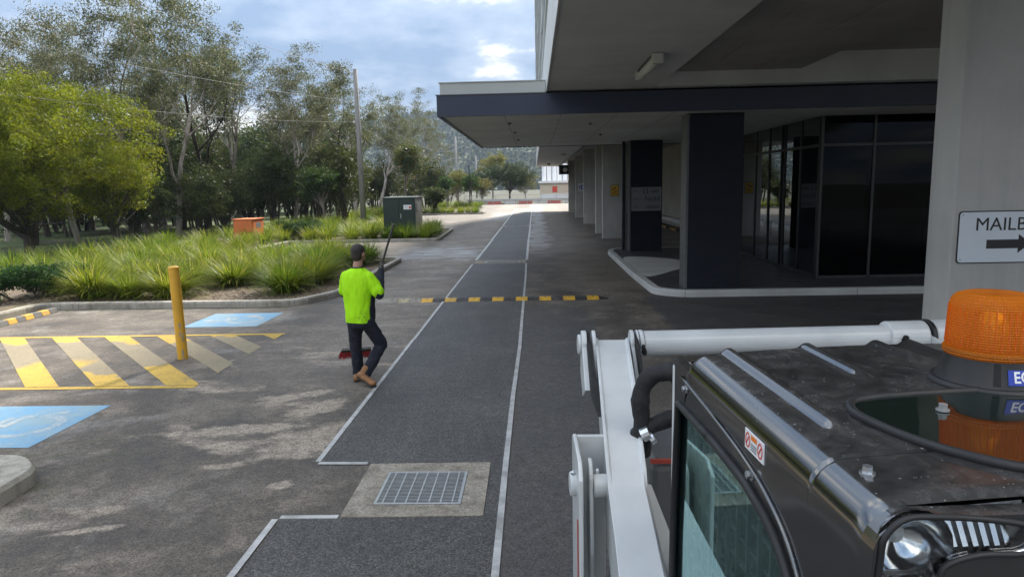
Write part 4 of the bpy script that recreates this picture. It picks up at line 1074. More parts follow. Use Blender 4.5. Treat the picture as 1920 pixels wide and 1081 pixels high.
def gum_tree(seed, H, leafmat, barkmat, nclump=150, per=85, clump_r=0.62, size=0.15, spread=0.42, first=0.35, trunk_r=0.17):
    rnd = random.Random(seed); rng = np.random.default_rng(seed)
    wood = MB(); tips = []
    def limb(p, d, length, r, lvl):
        n = 5; pts = [p.copy()]; rad = [r]; cur = p.copy(); dd = d.copy()
        for i in range(n):
            dd = (dd+Vector((rnd.gauss(0, .14), rnd.gauss(0, .14), rnd.gauss(0.05, .09)))).normalized()
            cur = cur+dd*length/n; pts.append(cur.copy()); rad.append(max(0.006, r*(1-0.62*(i+1)/n)))
        wood.tube(pts, rad, 8 if lvl == 0 else (6 if lvl == 1 else 4), cap=False)
        if lvl >= 2 or length < 0.9:
            tips.append(pts[-1]); tips.append(pts[-2])
            if lvl >= 3 or length < 0.8: return
        kids = {0: 6, 1: 4, 2: 3, 3: 2}[lvl]
        for k in range(kids):
            t = rnd.uniform(0.35 if lvl else first, 1.0) if k else 1.0
            i = min(n, max(1, int(t*n+0.5))); q = pts[i]
            az = rnd.uniform(0, 6.283); tilt = rnd.uniform(0.35, 0.85)*(1.0 if k else 0.35)
            base = (pts[i]-pts[i-1]).normalized()
            side = Vector((math.cos(az), math.sin(az), 0))
            nd = (base*math.cos(tilt)+side*math.sin(tilt)*(1+spread)+Vector((0, 0, 0.28))).normalized()
            limb(q, nd, length*rnd.uniform(0.46, 0.70)*(1.0 if lvl else 0.85), rad[i]*rnd.uniform(0.5, 0.75), lvl+1)
    limb(Vector((0, 0, -0.05)), Vector((rnd.uniform(-.1, .1), rnd.uniform(-.1, .1), 1)).normalized(), H*0.60, trunk_r, 0)
    zmax = max(p.z for p in tips); sc = H/zmax if zmax > 0 else 1
    rnd.shuffle(tips); tips = tips[:nclump]
    cs = []
    for p in tips:
        k = max(15, int(per*rnd.uniform(0.5, 1.4))); cr = clump_r*rnd.uniform(0.6, 1.35)
        q = rng.normal(size=(k, 3)); q /= np.linalg.norm(q, axis=1)[:, None]; q *= (rng.uniform(0, 1, k)**0.45)[:, None]
        q *= np.array([cr, cr, cr*0.62]); q += np.array(p)
        cs.append(q)
    cs = np.concatenate(cs)
    wm = wood.mesh('trunk', True); wm.materials.append(M[barkmat])
    cm = leaf_mesh('crown', cs, rng, size, 0.30, 0.55); cm.materials.append(M[leafmat])
    for me in (wm, cm):
        a = np.zeros(len(me.vertices)*3); me.vertices.foreach_get('co', a); a = a.reshape(-1, 3); a[:, 2] *= sc; me.vertices.foreach_set('co', a.ravel()); me.update()
    return wm, cm
def blob_tree(seed, ell, leafmat, barkmat, nclump=200, per=120, clump_r=0.55, size=0.14, trunk_h=1.2, trunk_r=0.15, droop=0.1, shell=0.55, bumps=7, multi=1, aspect=0.35):
    """dense rounded crown: ell = (rx, ry, rz, zc), trunk up into it with limbs"""
    rnd = random.Random(seed); rng = np.random.default_rng(seed); rx, ry, rz, zc = ell
    lobes = []
    for k in range(bumps):
        a = rng.normal(size=3); a /= np.linalg.norm(a); a[2] = abs(a[2])*0.9-0.25
        lobes.append((a*np.array([rx, ry, rz])*0.55+np.array([0, 0, zc]), rnd.uniform(0.45, 0.62)))
    lobes.append((np.array([0, 0, zc]), 0.72))
    cs = []; cents = []
    for i in range(nclump):
        c, s_ = lobes[rnd.randrange(len(lobes))]
        a = rng.normal(size=3); a /= np.linalg.norm(a)
        p = c+a*np.array([rx, ry, rz])*s_*(shell+(1-shell)*rng.uniform())
        if p[2] < zc-rz*0.98: p[2] = zc-rz*0.98+rng.uniform()*0.2
        cents.append(p)
        k = max(10, int(per*rnd.uniform(0.5, 1.4))); cr = clump_r*rnd.uniform(0.6, 1.3)
        q = rng.normal(size=(k, 3)); q /= np.linalg.norm(q, axis=1)[:, None]; q *= (rng.uniform(0, 1, k)**0.4)[:, None]
        cs.append(q*np.array([cr, cr, cr*0.7])+p)
    cs = np.concatenate(cs); cs = cs[cs[:, 2] > 0.12]
    wood = MB()
    for j in range(multi):
        ox, oy = (rnd.uniform(-.3, .3), rnd.uniform(-.3, .3)) if multi > 1 else (0, 0)
        top = Vector((ox*3, oy*3, zc+rz*0.35)); base = Vector((ox, oy, -0.05))
        mid = base.lerp(top, 0.5)+Vector((rnd.uniform(-.1, .1), rnd.uniform(-.1, .1), 0))
        wood.tube([base, mid, top], [trunk_r, trunk_r*0.75, trunk_r*0.3], 8, cap=False)
    for i in range(16):
        p = Vector(cents[rnd.randrange(len(cents))]); h = rnd.uniform(0.5, 1.0)
        b0 = Vector((0, 0, max(trunk_h*0.8, zc-rz*h))); b0.z = min(b0.z, p.z)
        wood.tube([b0, b0.lerp(p, 0.5)+Vector((0, 0, -0.1)), p], [trunk_r*0.45, trunk_r*0.3, 0.01], 5, cap=False)
    wm = wood.mesh('trunk', True); wm.materials.append(M[barkmat])
    cm = leaf_mesh('crown', cs, rng, size, aspect, droop); cm.materials.append(M[leafmat])
    return wm, cm
def place_tree(meshes, name, label, x, y, z=0.08, rz=0.0, sc=1.0, group=None, cat='tree', sz=None, parts=('trunk', 'crown')):
    t = thing(name, label, cat, (x, y, z), rz, group); t.scale = (sc, sc, sz or sc)
    for nm, me in zip(parts, meshes):
        o = obj(nm, me, None, t, True)
    return t
def px_x(px, Y): return (px-1001)/1290.0*Y

gums = [gum_tree(11, 12.0, 'gum_leaf', 'gum_bark', 240, 62, 0.62), gum_tree(23, 12.0, 'gum_leaf2', 'gum_bark', 240, 60, 0.58),
        gum_tree(37, 12.0, 'gum_leaf', 'dark_bark', 250, 58, 0.58, spread=0.55), gum_tree(41, 12.0, 'gum_leaf2', 'gum_bark', 240, 60, 0.62, first=0.5),
        gum_tree(58, 12.0, 'gum_leaf', 'gum_bark', 260, 58, 0.56, spread=0.3)]
random.seed(77)
spec = [(-80, 34, 11.5), (-10, 37, 11.3), (70, 40, 12.8), (130, 34, 11.6), (205, 37, 13.3), (262, 43, 13.2), (322, 38, 13.0), (380, 45, 14.0), (452, 47, 12.3),
        (505, 54, 12.6), (548, 48, 11.4), (592, 57, 12.6), (632, 53, 11.3), (668, 62, 12.8), (706, 66, 12.0), (742, 74, 12.0), (775, 84, 12.2), (806, 98, 12.0), (832, 120, 11.0), (300, 52, 14.5), (160, 47, 14.5), (430, 60, 15.0), (-60, 48, 15)]
names = {0: 'slender gum with open crown', 1: 'grey green gum with forked pale trunk', 2: 'dark barked gum with spreading limbs', 3: 'tall gum bare below its crown', 4: 'pale trunked gum with dense top'}
where = ['at the far left edge of the wood', 'behind the bright rounded tree', 'rising above the bright rounded tree', 'standing beside the bright rounded tree trunk', 'behind the yellow bollard', 'between the bright tree and the orange cabinet',
         'left of the orange cabinet on the lawn', 'directly behind the orange cabinet', 'just past the orange cabinet', 'in the second row past the orange cabinet', 'before the small glossy tree', 'behind the small glossy tree',
         'beside the small glossy tree', 'behind the timber power pole', 'just past the timber power pole', 'behind the green kiosk', 'behind the reddish tipped tree', 'past the reddish tipped tree', 'at the wood edge below the hill', 'in the back row behind the fence', 'in the back row behind the bright tree', 'in the back row behind the orange cabinet', 'in the back row at the wood edge']
for i, (px, Y, H) in enumerate(spec):
    v = i % 5
    place_tree(gums[v], 'gum_tree', names[v]+' '+where[i], px_x(px, Y), Y, 0.08, random.uniform(0, 6.28), H/12.0, 'gum trees of the roadside wood', sz=H/12.0*random.uniform(0.97, 1.03))
for i, (x, y, h) in enumerate(((-16, -30, 10), (-9, -34, 11), (-2, -29, 9.5), (5, -33, 11), (11, -28, 10), (17, -32, 11), (24, -29, 10))):  # unseen trees added behind the camera to darken what the foyer glass reflects
    place_tree(gums[i % 5], 'gum_tree', 'unseen gum tree added behind the loader to darken the glass reflections', x, y, 0, i*1.1, h/12.0, 'added gum row behind the loader')
# bright tree on the left
bt = blob_tree(5, (5.6, 5.2, 3.75, 4.0), 'bright_leaf', 'dark_bark', 1250, 130, 0.50, 0.12, 0.8, 0.2, 0.1, 0.68, 16)
place_tree(bt, 'bright_tree', 'dense rounded tree with bright yellow green foliage on the lawn', px_x(30, 27.5), 27.5, 0.08, 0.6)
bt2 = blob_tree(6, (2.4, 2.4, 2.3, 2.9), 'bright_leaf', 'dark_bark', 150, 110, 0.5, 0.12, 1.0, 0.12, 0.1, 0.6, 6)
place_tree(bt2, 'bright_tree', 'smaller drooping bright tree tucked behind the big rounded one', px_x(200, 31), 31, 0.08, 0.6)
LANDMARKS = [('the yellow bollard', -5.4, 10.1), ('the kerb corner shrub', -11.9, 15.75), ('the chamfered kerb end', -4.9, 15.6), ('the orange cabinet', -14.0, 33.6), ('the small glossy tree', -13.3, 43), ('the green kiosk', -6.8, 35.7),
             ('the timber power pole', -10.5, 42), ('the reddish tipped tree', -11.5, 62), ('the second bed kerb corner', -4.6, 32.6), ('the rounded dark bush', -9.6, 66), ('the big bright tree', -20.7, 27.5), ('the far young trees', -8.5, 82), ('the front bed rear kerb corner', -4.7, 23.6), ('the speed hump', -3.3, 15.1)]
def relation(x, y):
    nm, lx, ly = min(LANDMARKS, key=lambda l: (l[1]-x)**2+(l[2]-y)**2); dx, dy = x-lx, y-ly; d = math.hypot(dx, dy)
    near = 'close' if d < 2 else ('a little way' if d < 4.5 else 'well')
    side = ('to the wood side' if dx < 0 else 'to the lane side') if abs(dx) > abs(dy) else ('up the lane' if dy > 0 else 'down the lane')
    return '%s %s from %s' % (near, side, nm)
# understorey
us = [blob_tree(100+i, (2.0, 2.0, 2.1+0.3*i, 2.0+0.25*i), 'under_leaf', 'dark_bark', 120, 95, 0.5, 0.15, 0.4, 0.07, 0.2, 0.5, 7, 3) for i in range(3)]
random.seed(12)
upos = [(x_, y_) for x_, y_ in zip(range(-110, 690, 50), [62, 70, 58, 66, 60, 72, 64, 68, 61, 70, 66, 74, 70, 80, 78, 86])]+[(-90+i_*46, 44+(i_*7) % 11) for i_ in range(17)]+[(-60, 40), (10, 44), (40, 33), (95, 45), (120, 40), (190, 43), (235, 36), (250, 47), (290, 41), (330, 46), (360, 38), (385, 50), (410, 42), (470, 52), (490, 60), (540, 62), (570, 55), (620, 64), (660, 70), (700, 75), (730, 70), (770, 95), (800, 82), (690, 90), (840, 100)]
uwhere = ['beyond the lawn', 'under the gums', 'by the pipe fence', 'in the shade of the wood']
for i, (px, Y) in enumerate(upos):
    place_tree(us[i % 3], 'understorey_shrub', ('tall' if i < 16 else 'dense' if i < 33 else 'dark')+' understorey shrub '+relation(px_x(px, Y), Y), px_x(px, Y), Y, 0.06, random.uniform(0, 6), random.uniform(0.85, 1.45)*(1.9 if i < 16 else (1.1 if i < 33 else 1.0)), 'understorey shrubs of the wood', 'shrub', parts=('stems', 'foliage'))
# planted trees
g1 = blob_tree(201, (1.35, 1.35, 1.5, 2.75), 'glossy_leaf', 'gum_bark', 90, 75, 0.36, 0.15, 1.2, 0.07, 0.3, 0.5, 7)
place_tree(g1, 'young_tree', 'small round headed tree with dark glossy leaves in the planting strip', px_x(603, 43), 43, 0.09, 1.0)
g2 = blob_tree(202, (1.7, 1.7, 1.8, 4.0), 'tip_leaf', 'gum_bark', 120, 75, 0.42, 0.15, 1.8, 0.09, 0.35, 0.5, 7)
place_tree(g2, 'young_tree', 'pale reddish tipped young tree behind the dark glossy one', px_x(630, 50), 50, 0.09, 2.0, 1.05)
place_tree(g2, 'reddish_tree', 'upright tree with reddish young leaves beside the green kiosk', px_x(762, 62), 62, 0.09, 0.5, 1.18)
place_tree(g1, 'young_tree', 'small dark green tree before the pine shaped tree', px_x(884, 84), 84, 0.09, 0.2, 1.0)
place_tree(g1, 'young_tree', 'young glossy tree beside the thin dark lamp post', px_x(838, 80), 80, 0.09, 2.2, 0.95)
g3 = blob_tree(203, (2.3, 2.0, 2.3, 3.0), 'yel_leaf', 'gum_bark', 130, 75, 0.5, 0.18, 1.0, 0.09, 0.3, 0.5, 7)
for (px, Y, s_, lb) in ((858, 92, 1.0, 'pale yellow green tree behind the young glossy tree'), (790, 90, 1.0, 'yellow green tree at the edge of the gum wood'), (985, 118, 1.0, 'yellow green tree beside the cream silo building'), (905, 101, 0.8, 'light green tree at the foot of the dark rounded tree')):
    place_tree(g3, 'roadside_tree', lb, px_x(px, Y), Y, -0.03, random.uniform(0, 6), s_)
pn = blob_tree(204, (5.0, 4.0, 2.9, 4.0), 'pine_leaf', 'dark_bark', 260, 100, 0.6, 0.20, 1.4, 0.18, 0.0, 0.55, 9)
place_tree(pn, 'spreading_tree', 'broad dark rounded tree standing beyond the guard rail', px_x(956, 106), 106, -0.03, 0.3, 0.98)
place_tree(pn, 'spreading_tree', 'second dark tree half hidden behind the broad rounded one', px_x(905, 114), 114, -0.03, 2.3, 0.8)
g4 = blob_tree(205, (3.6, 3.4, 3.6, 5.4), 'yel_leaf', 'gum_bark', 170, 85, 0.65, 0.22, 1.6, 0.16, 0.2, 0.5, 9)
place_tree(g4, 'autumn_tree', 'tall yellowish tree with orange tips behind the dark rounded tree', px_x(925, 122), 122, -0.03, 0.3, 1.05)
dk = blob_tree(206, (1.15, 1.15, 1.1, 1.25), 'under_leaf', 'dark_bark', 60, 90, 0.35, 0.13, 0.3, 0.05, 0.1, 0.5, 5, 3)
place_tree(dk, 'round_bush', 'dark rounded bush growing past the green kiosk', px_x(813, 66), 66, 0.09, 0, 1.2, cat='bush', parts=('stems', 'foliage'))

# tussock grass
def tuft(seed, n, H, Rr, dry=0.08):
    rng = np.random.default_rng(seed); V = []; F = []
    for i in range(n):
        a = rng.uniform(0, 2*math.pi); rb = Rr*0.22*math.sqrt(rng.uniform()); out = rng.beta(1.9, 1.4)*1.12
        L = H*rng.uniform(0.75, 1.25); a2 = a+rng.normal(0, 0.35)
        base = np.array([math.cos(a)*rb, math.sin(a)*rb, -0.02]); dr = np.array([math.cos(a2), math.sin(a2), 0])
        side = np.array([-dr[1], dr[0], 0])*rng.uniform(0.007, 0.014)
        k0 = len(V); S = 5
        th = 0.10+out*0.75; cur = base.copy(); seg = L*1.1/S; bend = rng.uniform(0.10, 0.30)
        for s_ in range(S+1):
            w = (1.0, 1.0, 0.92, 0.72, 0.42, 0.05)[s_]
            V.append(cur-side*w); V.append(cur+side*w)
            cur = cur+(dr*math.sin(th)+np.array([0, 0, math.cos(th)]))*seg; th = min(th+bend*(0.4+out), 2.4)
        for s_ in range(S): F.append((k0+2*s_, k0+2*s_+1, k0+2*s_+3, k0+2*s_+2))
    me = bpy.data.meshes.new('blades'); me.from_pydata([tuple(v) for v in V], [], F); me.update(); return me
tufts = [tuft(300+i, 880, 0.80+0.06*(i % 3), 1.05) for i in range(5)]
dryt = [tuft(320+i, 90, 0.5, 0.9) for i in range(2)]
for me in tufts: me.materials.append(M['grass'])
for me in dryt: me.materials.append(M['dry_grass'])
small_t = [tuft(340+i, 260, 0.8, 0.95) for i in range(3)]
for me in small_t: me.materials.append(M['grass'])
def place_tuft(x, y, label, group, sc, far=False):
    t = thing('tussock_plant', label, 'plant', (x, y, 0.085), random.uniform(0, 6.28), group); t.scale = (sc*random.uniform(.95, 1.1), sc*random.uniform(.95, 1.1), sc*random.uniform(0.9, 1.1))
    obj('blades', random.choice(small_t if far else tufts), None, t, True)
    if not far and random.random() < 0.6: obj('dead_blades', random.choice(dryt), None, t, True)
random.seed(21)
front = [(px_x(150, 16.0), 15.9, 1.0, 'wide tussock next to the dark low shrub in the front bed'), (px_x(222, 15.9), 15.7, 0.8, 'narrow tussock with brown stems left of the bollard in the front bed'), (px_x(305, 16.0), 15.8, 1.02, 'full green tussock behind the yellow bollard'),
         (px_x(525, 16.3), 16.2, 1.0, 'isolated broad tussock with dead straw beside the chamfered kerb'), (px_x(420, 17.6), 17.6, 1.02, 'green tussock behind the bare mulch patch'), (px_x(590, 18.6), 18.8, 0.85, 'tussock beside the shirt of the walking worker')]
for x, y, s_, lb in front: place_tuft(x, y, lb, 'front bed tussocks', s_)
pts_ = [(x, y) for x, y, _, _ in front]
def scatter(x0, x1, y0, y1, n, dmin, label, group, sc, far=False, ok=lambda x, y: True):
    c = 0; tries = 0
    while c < n and tries < n*60:
        tries += 1; x = random.uniform(x0, x1); y = random.uniform(y0, y1)
        if not ok(x, y) or any((x-a)**2+(y-b)**2 < dmin**2 for a, b in pts_): continue
        pts_.append((x, y)); k_s = random.uniform(*sc); adj = 'small' if k_s < sc[0]+(sc[1]-sc[0])/3 else ('broad' if k_s > sc[1]-(sc[1]-sc[0])/3 else 'middling'); place_tuft(x, y, adj+' tussock '+relation(x, y), 'tussocks in the planting beds', k_s, far); c += 1
scatter(-12.5, -5.6, 17.2, 22.9, 34, 0.82, 'green tussock in the thick of the front bed', 'tussocks filling the front bed', (0.8, 1.05))
scatter(-17.5, -12.2, 18.5, 32.5, 34, 1.05, 'yellowish tussock on the strip before the orange cabinet', 'tussocks on the strip before the orange cabinet', (0.8, 1.05), True)
scatter(-11.5, -5.2, 33.1, 34.3, 13, 0.72, 'dark green tussock in front of the green kiosk', 'tussocks in front of the kiosk', (0.85, 1.1), True)
scatter(-15.5, -8.2, 33.2, 42.5, 46, 0.9, 'sunlit tussock on the strip beside the green kiosk', 'tussocks beside the kiosk', (0.9, 1.2), True, lambda x, y: not (-14.9 < x < -13.2 and 32.5 < y < 34.6) and not (x > -8.4 and y < 37.2))
scatter(-6.0, -5.2, 34.4, 40.0, 7, 0.7, 'dark tussock along the kerb beside the kiosk louvres', 'tussocks beside the kiosk louvres', (0.8, 1.0), True)
scatter(-11.4, -5.4, 64.6, 67.2, 16, 0.8, 'tussock in the low bed past the long row of bays', 'tussocks past the bays', (0.7, 1.0), True)
scatter(-16, -12.2, 44, 80, 34, 1.1, 'tussock on the verge before the gum wood', 'tussocks on the verge', (0.9, 1.3), True)
scatter(-12, -6.6, 80.8, 84.5, 12, 0.9, 'far tussock at the foot of the young trees', 'tussocks below the young trees', (1.0, 1.4), True)
# low shrubs
ls = [blob_tree(401+i, (0.85, 0.8, 0.42, 0.36), 'shrub_leaf', 'dark_bark', 130, 60, 0.16, 0.055, 0.2, 0.03, 0.0, 0.6, 6, 3, 0.5) for i in range(2)]
for i, (x, y, s_, lb) in enumerate(((-11.9, 15.75, 1.15, 'dark low shrub at the kerb corner of the front bed'), (-12.9, 15.4, 1.0, 'dark low shrub against the left end of the front bed'), (-11.55, 13.6, 0.75, 'small bright leaved shrub behind the wheel stop kerb'), (-12.0, 16.9, 1.0, 'low shrub tucked behind the kerb corner shrub'),
        (px_x(548, 34), 34.2, 1.2, 'dark low shrub left of the second bed kerb'), (px_x(575, 36), 36.2, 1.3, 'dark low shrub beside the small glossy tree'), (px_x(530, 37), 37, 1.2, 'dark low shrub beyond the orange cabinet'))):
    place_tree(ls[i % 2], 'low_shrub', lb, x, y, 0.085, i*1.3, s_, None, 'shrub', parts=('stems', 'foliage'))
# leaf litter on the mulch
rng = np.random.default_rng(5); nl = 5200
lx = np.concatenate([rng.uniform(-12.5, -4.75, nl), rng.uniform(-30, -16, 2500)]); ly = np.concatenate([rng.uniform(14.85, 19.5, nl), rng.uniform(28, 45, 2500)])
lit = leaf_mesh('mulch_litter', np.stack([lx, ly, np.full(len(lx), 0.105)], 1), rng, 0.085, 0.18, 0.0, 0.2, 0.9)
b = NB('straw_litter'); b.mat; rndi = b.n('ShaderNodeNewGeometry').outputs['Random Per Island']
M['litter'] = b.done(b.pbsdf(b.ramp(rndi, [(0.0, (0.07, 0.045, 0.03)), (0.5, (0.22, 0.16, 0.11)), (1.0, (0.38, 0.31, 0.22))]), 0.9))
lo_ = obj('mulch_litter', lit, 'litter'); tag(lo_, 'dry leaf and straw litter scattered over the mulch of the front bed', 'litter', kind='stuff')

# forested hill
def hill():
    nx, ny = 260, 70; rng = np.random.default_rng(8)
    xs = np.linspace(-900, 900, nx); ys = np.linspace(430, 900, ny); X, Y = np.meshgrid(xs, ys)
    ridge = 62*np.exp(-((X+60)/210)**2)+38*np.exp(-((X-190)/190)**2)+44*np.exp(-((X+420)/200)**2)
    prof = np.clip((Y-430)/260, 0, 1); prof = prof*prof*(3-2*prof)
    Z = ridge*prof-3
    for _ in range(5):
        a, bq = rng.uniform(0, 6.28, 2); k = rng.uniform(0.02, 0.05)
        Z += 3.0*prof*np.sin(k*(X*math.cos(a)+Y*math.sin(a))+bq)
    V = np.stack([X, Y, Z], -1).reshape(-1, 3); F = []
    for j in range(ny-1):
        for i in range(nx-1): q = j*nx+i; F.append((q, q+1, q+nx+1, q+nx))
    me = bpy.data.meshes.new('hill'); me.from_pydata([tuple(v) for v in V], [], F); me.update()
    b = NB('forest_floor'); p = b.pos(); n = b.noise(0.09, 6, 0.7, p)
    M['hill'] = b.done(b.pbsdf(b.ramp(n, [(0.3, (0.022, 0.033, 0.016)), (0.7, (0.055, 0.07, 0.028))]), 0.95))
    o = obj('hill', me, 'hill'); struct(o)
    # forest canopy of the hill: a mass of crown-sized leaf clumps
    n = 5200; px = rng.uniform(-330, 330, n); py = rng.uniform(440, 800, n)
    ii = np.clip(((px+900)/1800*(nx-1)).astype(int), 0, nx-1); jj = np.clip(((py-430)/470*(ny-1)).astype(int), 0, ny-1)
    pz = Z[jj, ii]; cs = []
    for x, y, z in zip(px, py, pz):
        k = 22; q = rng.normal(size=(k, 3)); q /= np.linalg.norm(q, axis=1)[:, None]; r = rng.uniform(2.6, 5.2)
        q[:, 2] = np.abs(q[:, 2]); cs.append(q*np.array([r, r, r*1.25])+np.array([x, y, z+2.5]))
    cm = leaf_mesh('hill_forest', np.concatenate(cs), rng, 2.8, 0.75, 0.0, 0.4)
    b = NB('hill_canopy'); rndi = b.n('ShaderNodeNewGeometry').outputs['Random Per Island']
    c = b.mix(b.ramp(b.noise(0.02, 4, 0.6, b.pos()), [(0.4, 0.0), (0.6, 1.0)]), (0.05, 0.065, 0.028), (0.085, 0.095, 0.038))
    hs = b.n('ShaderNodeHueSaturation'); b.l(c, hs.inputs['Color']); b.l(b.math('MULTIPLY_ADD', rndi, 0.9, 0.55), hs.inputs['Value'])
    M['hill_canopy'] = b.done(b.pbsdf(hs.outputs[0], 0.8))
    tag(obj('hill_forest', cm, 'hill_canopy'), 'dense gum forest covering the distant hill', 'forest', kind='stuff')
hill()

# ================================================================== SKID STEER LOADER
W = 0.99
ldr = thing('skid_steer_loader', 'white skid steer loader with dusty black cab roof parked beside the trench strip', 'loader', (0.37, 1.655, 0), R(3.45))
def lb(name, a, b, mat, parent=None, bevel=0.0): return box(name, a, b, mat, parent or ldr, True, bevel)
ribs = [(0.095, -0.575), (0.285, -0.30), (0.455, -0.20), (W-0.455, -0.20), (W-0.285, -0.30), (W-0.095, -0.575)]
def sstep(x, a, b):
    t = min(1, max(0, (x-a)/(b-a))); return t*t*(3-2*t)
def roof_z(u, v):
    z = 2.10-0.016*((u-W/2)/(W/2))**2-0.002*sstep(-v, 0.55, 0.80)
    for ur, ve in ribs:
        w = 0.022; d = abs(u-ur)/w
        if d < 1.0: z += 0.013*(0.5+0.5*math.cos(math.pi*d))**0.7*sstep(v, ve, ve+0.05)*(1-sstep(v, -0.015, 0.01))
    if abs(v+0.655) < 0.005: z -= 0.005
    z -= 0.05*max(0.0, (v+0.02)/0.05)**2 if v > -0.02 else 0
    if v < -0.78: z -= 0.006*((-v-0.78)/0.025)**2
    return z
prof = []
r_ = 0.052
prof.append((0.0, -0.085))
for k in range(9):
    a = R(180-90*k/8); prof.append((r_+r_*math.cos(a), -r_+r_*math.sin(a)))
us = list(np.linspace(r_, W-r_, 150))[1:-1]
full = [(u, dz) for u, dz in prof]+[(u, 0.0) for u in us]+[(W-u, dz) for u, dz in reversed(prof)]
vv = sorted(set([round(x, 4) for x in np.linspace(-0.803, 0.035, 92)]+[-0.6601, -0.6499, -0.655]))
V = []; F = []
for v in vv:
    for u, dz in full:
        V.append((u-(0.0 if 0.06 < u < W-0.06 else 0.0), v, roof_z(min(max(u, 0.02), W-0.02), v)+dz))
nu = len(full)
for j in range(len(vv)-1):
    for i in range(nu-1): F.append((j*nu+i, j*nu+i+1, (j+1)*nu+i+1, (j+1)*nu+i))
roof = MB().add(V, F).build('cab_roof', 'cab_black', ldr, True, smooth=True)
# bolts
def bolt(c, d, mat='bolt', parent=None, s=1.0):
    c = Vector(c); d = Vector(d).normalized()
    m = MB(); m.tube([c, c+d*0.003*s], 0.011*s, 16); m.tube([c+d*0.003*s, c+d*0.012*s], 0.0075*s, 6)
    return m.build('bolt', mat, parent or ldr, True)
bolt((0.055, -0.714, roof_z(0.055, -0.714)-0.001), (0, 0, 1)); bolt((0.30, -0.506, roof_z(0.3, -0.5)+0.004), (0, 0, 1), 'galv')
bolt((W-0.055, -0.714, roof_z(0.055, -0.714)-0.001), (0, 0, 1))
# skylight
sk = [(0.165, -0.455), (0.20, -0.425), (0.30, -0.415), (W/2, -0.41), (W-0.30, -0.415), (W-0.20, -0.425), (W-0.165, -0.455), (W-0.155, -0.52), (W-0.185, -0.64), (W-0.25, -0.735), (W-0.33, -0.765), (W/2, -0.772), (0.33, -0.765), (0.25, -0.735), (0.185, -0.64), (0.155, -0.52)]
skp = [p for p in spline2([(x, y, 0) for x, y in sk], 5)]
m = MB(); n = len(skp); cz = 2.1045
m.add([(p.x, p.y, roof_z(min(max(p.x, .1), W-.1), p.y)+0.006) for p in skp]+[(W/2, -0.59, 2.103)], [(i, (i+1) % n, n) for i in range(n)])
skl = m.build('roof_window', 'sky_glass', ldr, True, smooth=True)
MB().tube([(p.x, p.y, roof_z(min(max(p.x, .1), W-.1), p.y)+0.004) for p in skp+[skp[0], skp[1]]], 0.0085, 8, False).build('window_seal', 'rubber', skl, True, smooth=True)
# side panel with window opening
side_out = [(0.135, 2.045), (-0.80, 2.042), (-0.80, 0.95), (0.145, 0.95)]
hole_c = [(0.075, 1.935), (-0.216, 1.940), (-0.405, 1.934), (-0.533, 1.906), (-0.605, 1.860), (-0.648, 1.79), (-0.668, 1.68), (-0.672, 1.35), (0.112, 1.35), (0.108, 1.56)]
hole = [(p.x, p.y) for p in fillet(hole_c+[hole_c[0]], 0.05, 5)][1:]
for su, mirror in ((0.0, 1), (W, -1)):
    sp = filled('side_panel', side_out, [hole], 0.022, 'cab_black', ldr, True, to3=lambda x, y, z: (su+mirror*(0.013+z), x, y))
    g = MB().add([(su+mirror*0.008, a, b_) for a, b_ in hole], [tuple(t_) for t_ in tessellate_polygon([[Vector((a, b_, 0)) for a, b_ in hole]])]).build('side_window', 'cab_glass', ldr, True); face_towards(g, (-mirror, 0, 0))
    MB().tube([(su-mirror*0.001, a, b) for a, b in hole+[hole[0], hole[1]]], 0.010, 8, False).build('window_seal', 'rubber', g, True, smooth=True)
    trim = [(0.052, 2.012), (-0.25, 1.992), (-0.403, 1.975), (-0.506, 1.953), (-0.597, 1.912), (-0.66, 1.84), (-0.70, 1.72), (-0.712, 1.5), (-0.712, 1.0)]
    tp = spline2([(a, b_, 0) for a, b_ in trim], 6, False)
    MB().tube([(su-mirror*0.001, p.x, p.y) for p in tp], 0.0045, 6).build('panel_moulding', 'cab_black', sp, True, smooth=True)
    gd = []
    for k in range(13):
        v = 0.05-0.058*k; lb('guard_bar', (su+mirror*0.022, v-0.004, 1.30), (su+mirror*0.030, v+0.004, 1.945), 'guard_grey', g)
    for k in range(11):
        z = 1.36+0.058*k; lb('guard_bar', (su+mirror*0.031, -0.70, z-0.004), (su+mirror*0.038, 0.08, z+0.004), 'guard_grey', g)
lb('rear_post_sheen', (0.0, 0.118, 0.95), (0.05, 0.150, 2.03), 'white', None, 0.012)  # cab rear edges; the white colour paints in their sky reflection
lb('rear_post_sheen', (W-0.05, 0.118, 0.95), (W+0.004, 0.165, 2.035), 'white', None, 0.015)
lb('cab_shade_block', (0.14, -0.76, 0.9), (W-0.14, 0.10, 2.03), 'pit')  # solid black block standing in for the shaded cab interior
lb('rear_window', (0.05, 0.13, 1.2), (W-0.05, 0.14, 2.03), 'cab_black')
bolt((0.001, 0.005, 1.996), (-1, 0, 0)); bolt((0.001, -0.43, 1.962), (-1, 0, 0))
MB().lathe([(0.004, 0.0), (0.0025, 0.12), (0.002, 0.135)], (0, 0, 0), 8).build('antenna', 'black', ldr, True)
an = ldr.children[-1]; an.location = (0.03, 0.12, 2.05); an.rotation_euler = (0, R(-14), 0)
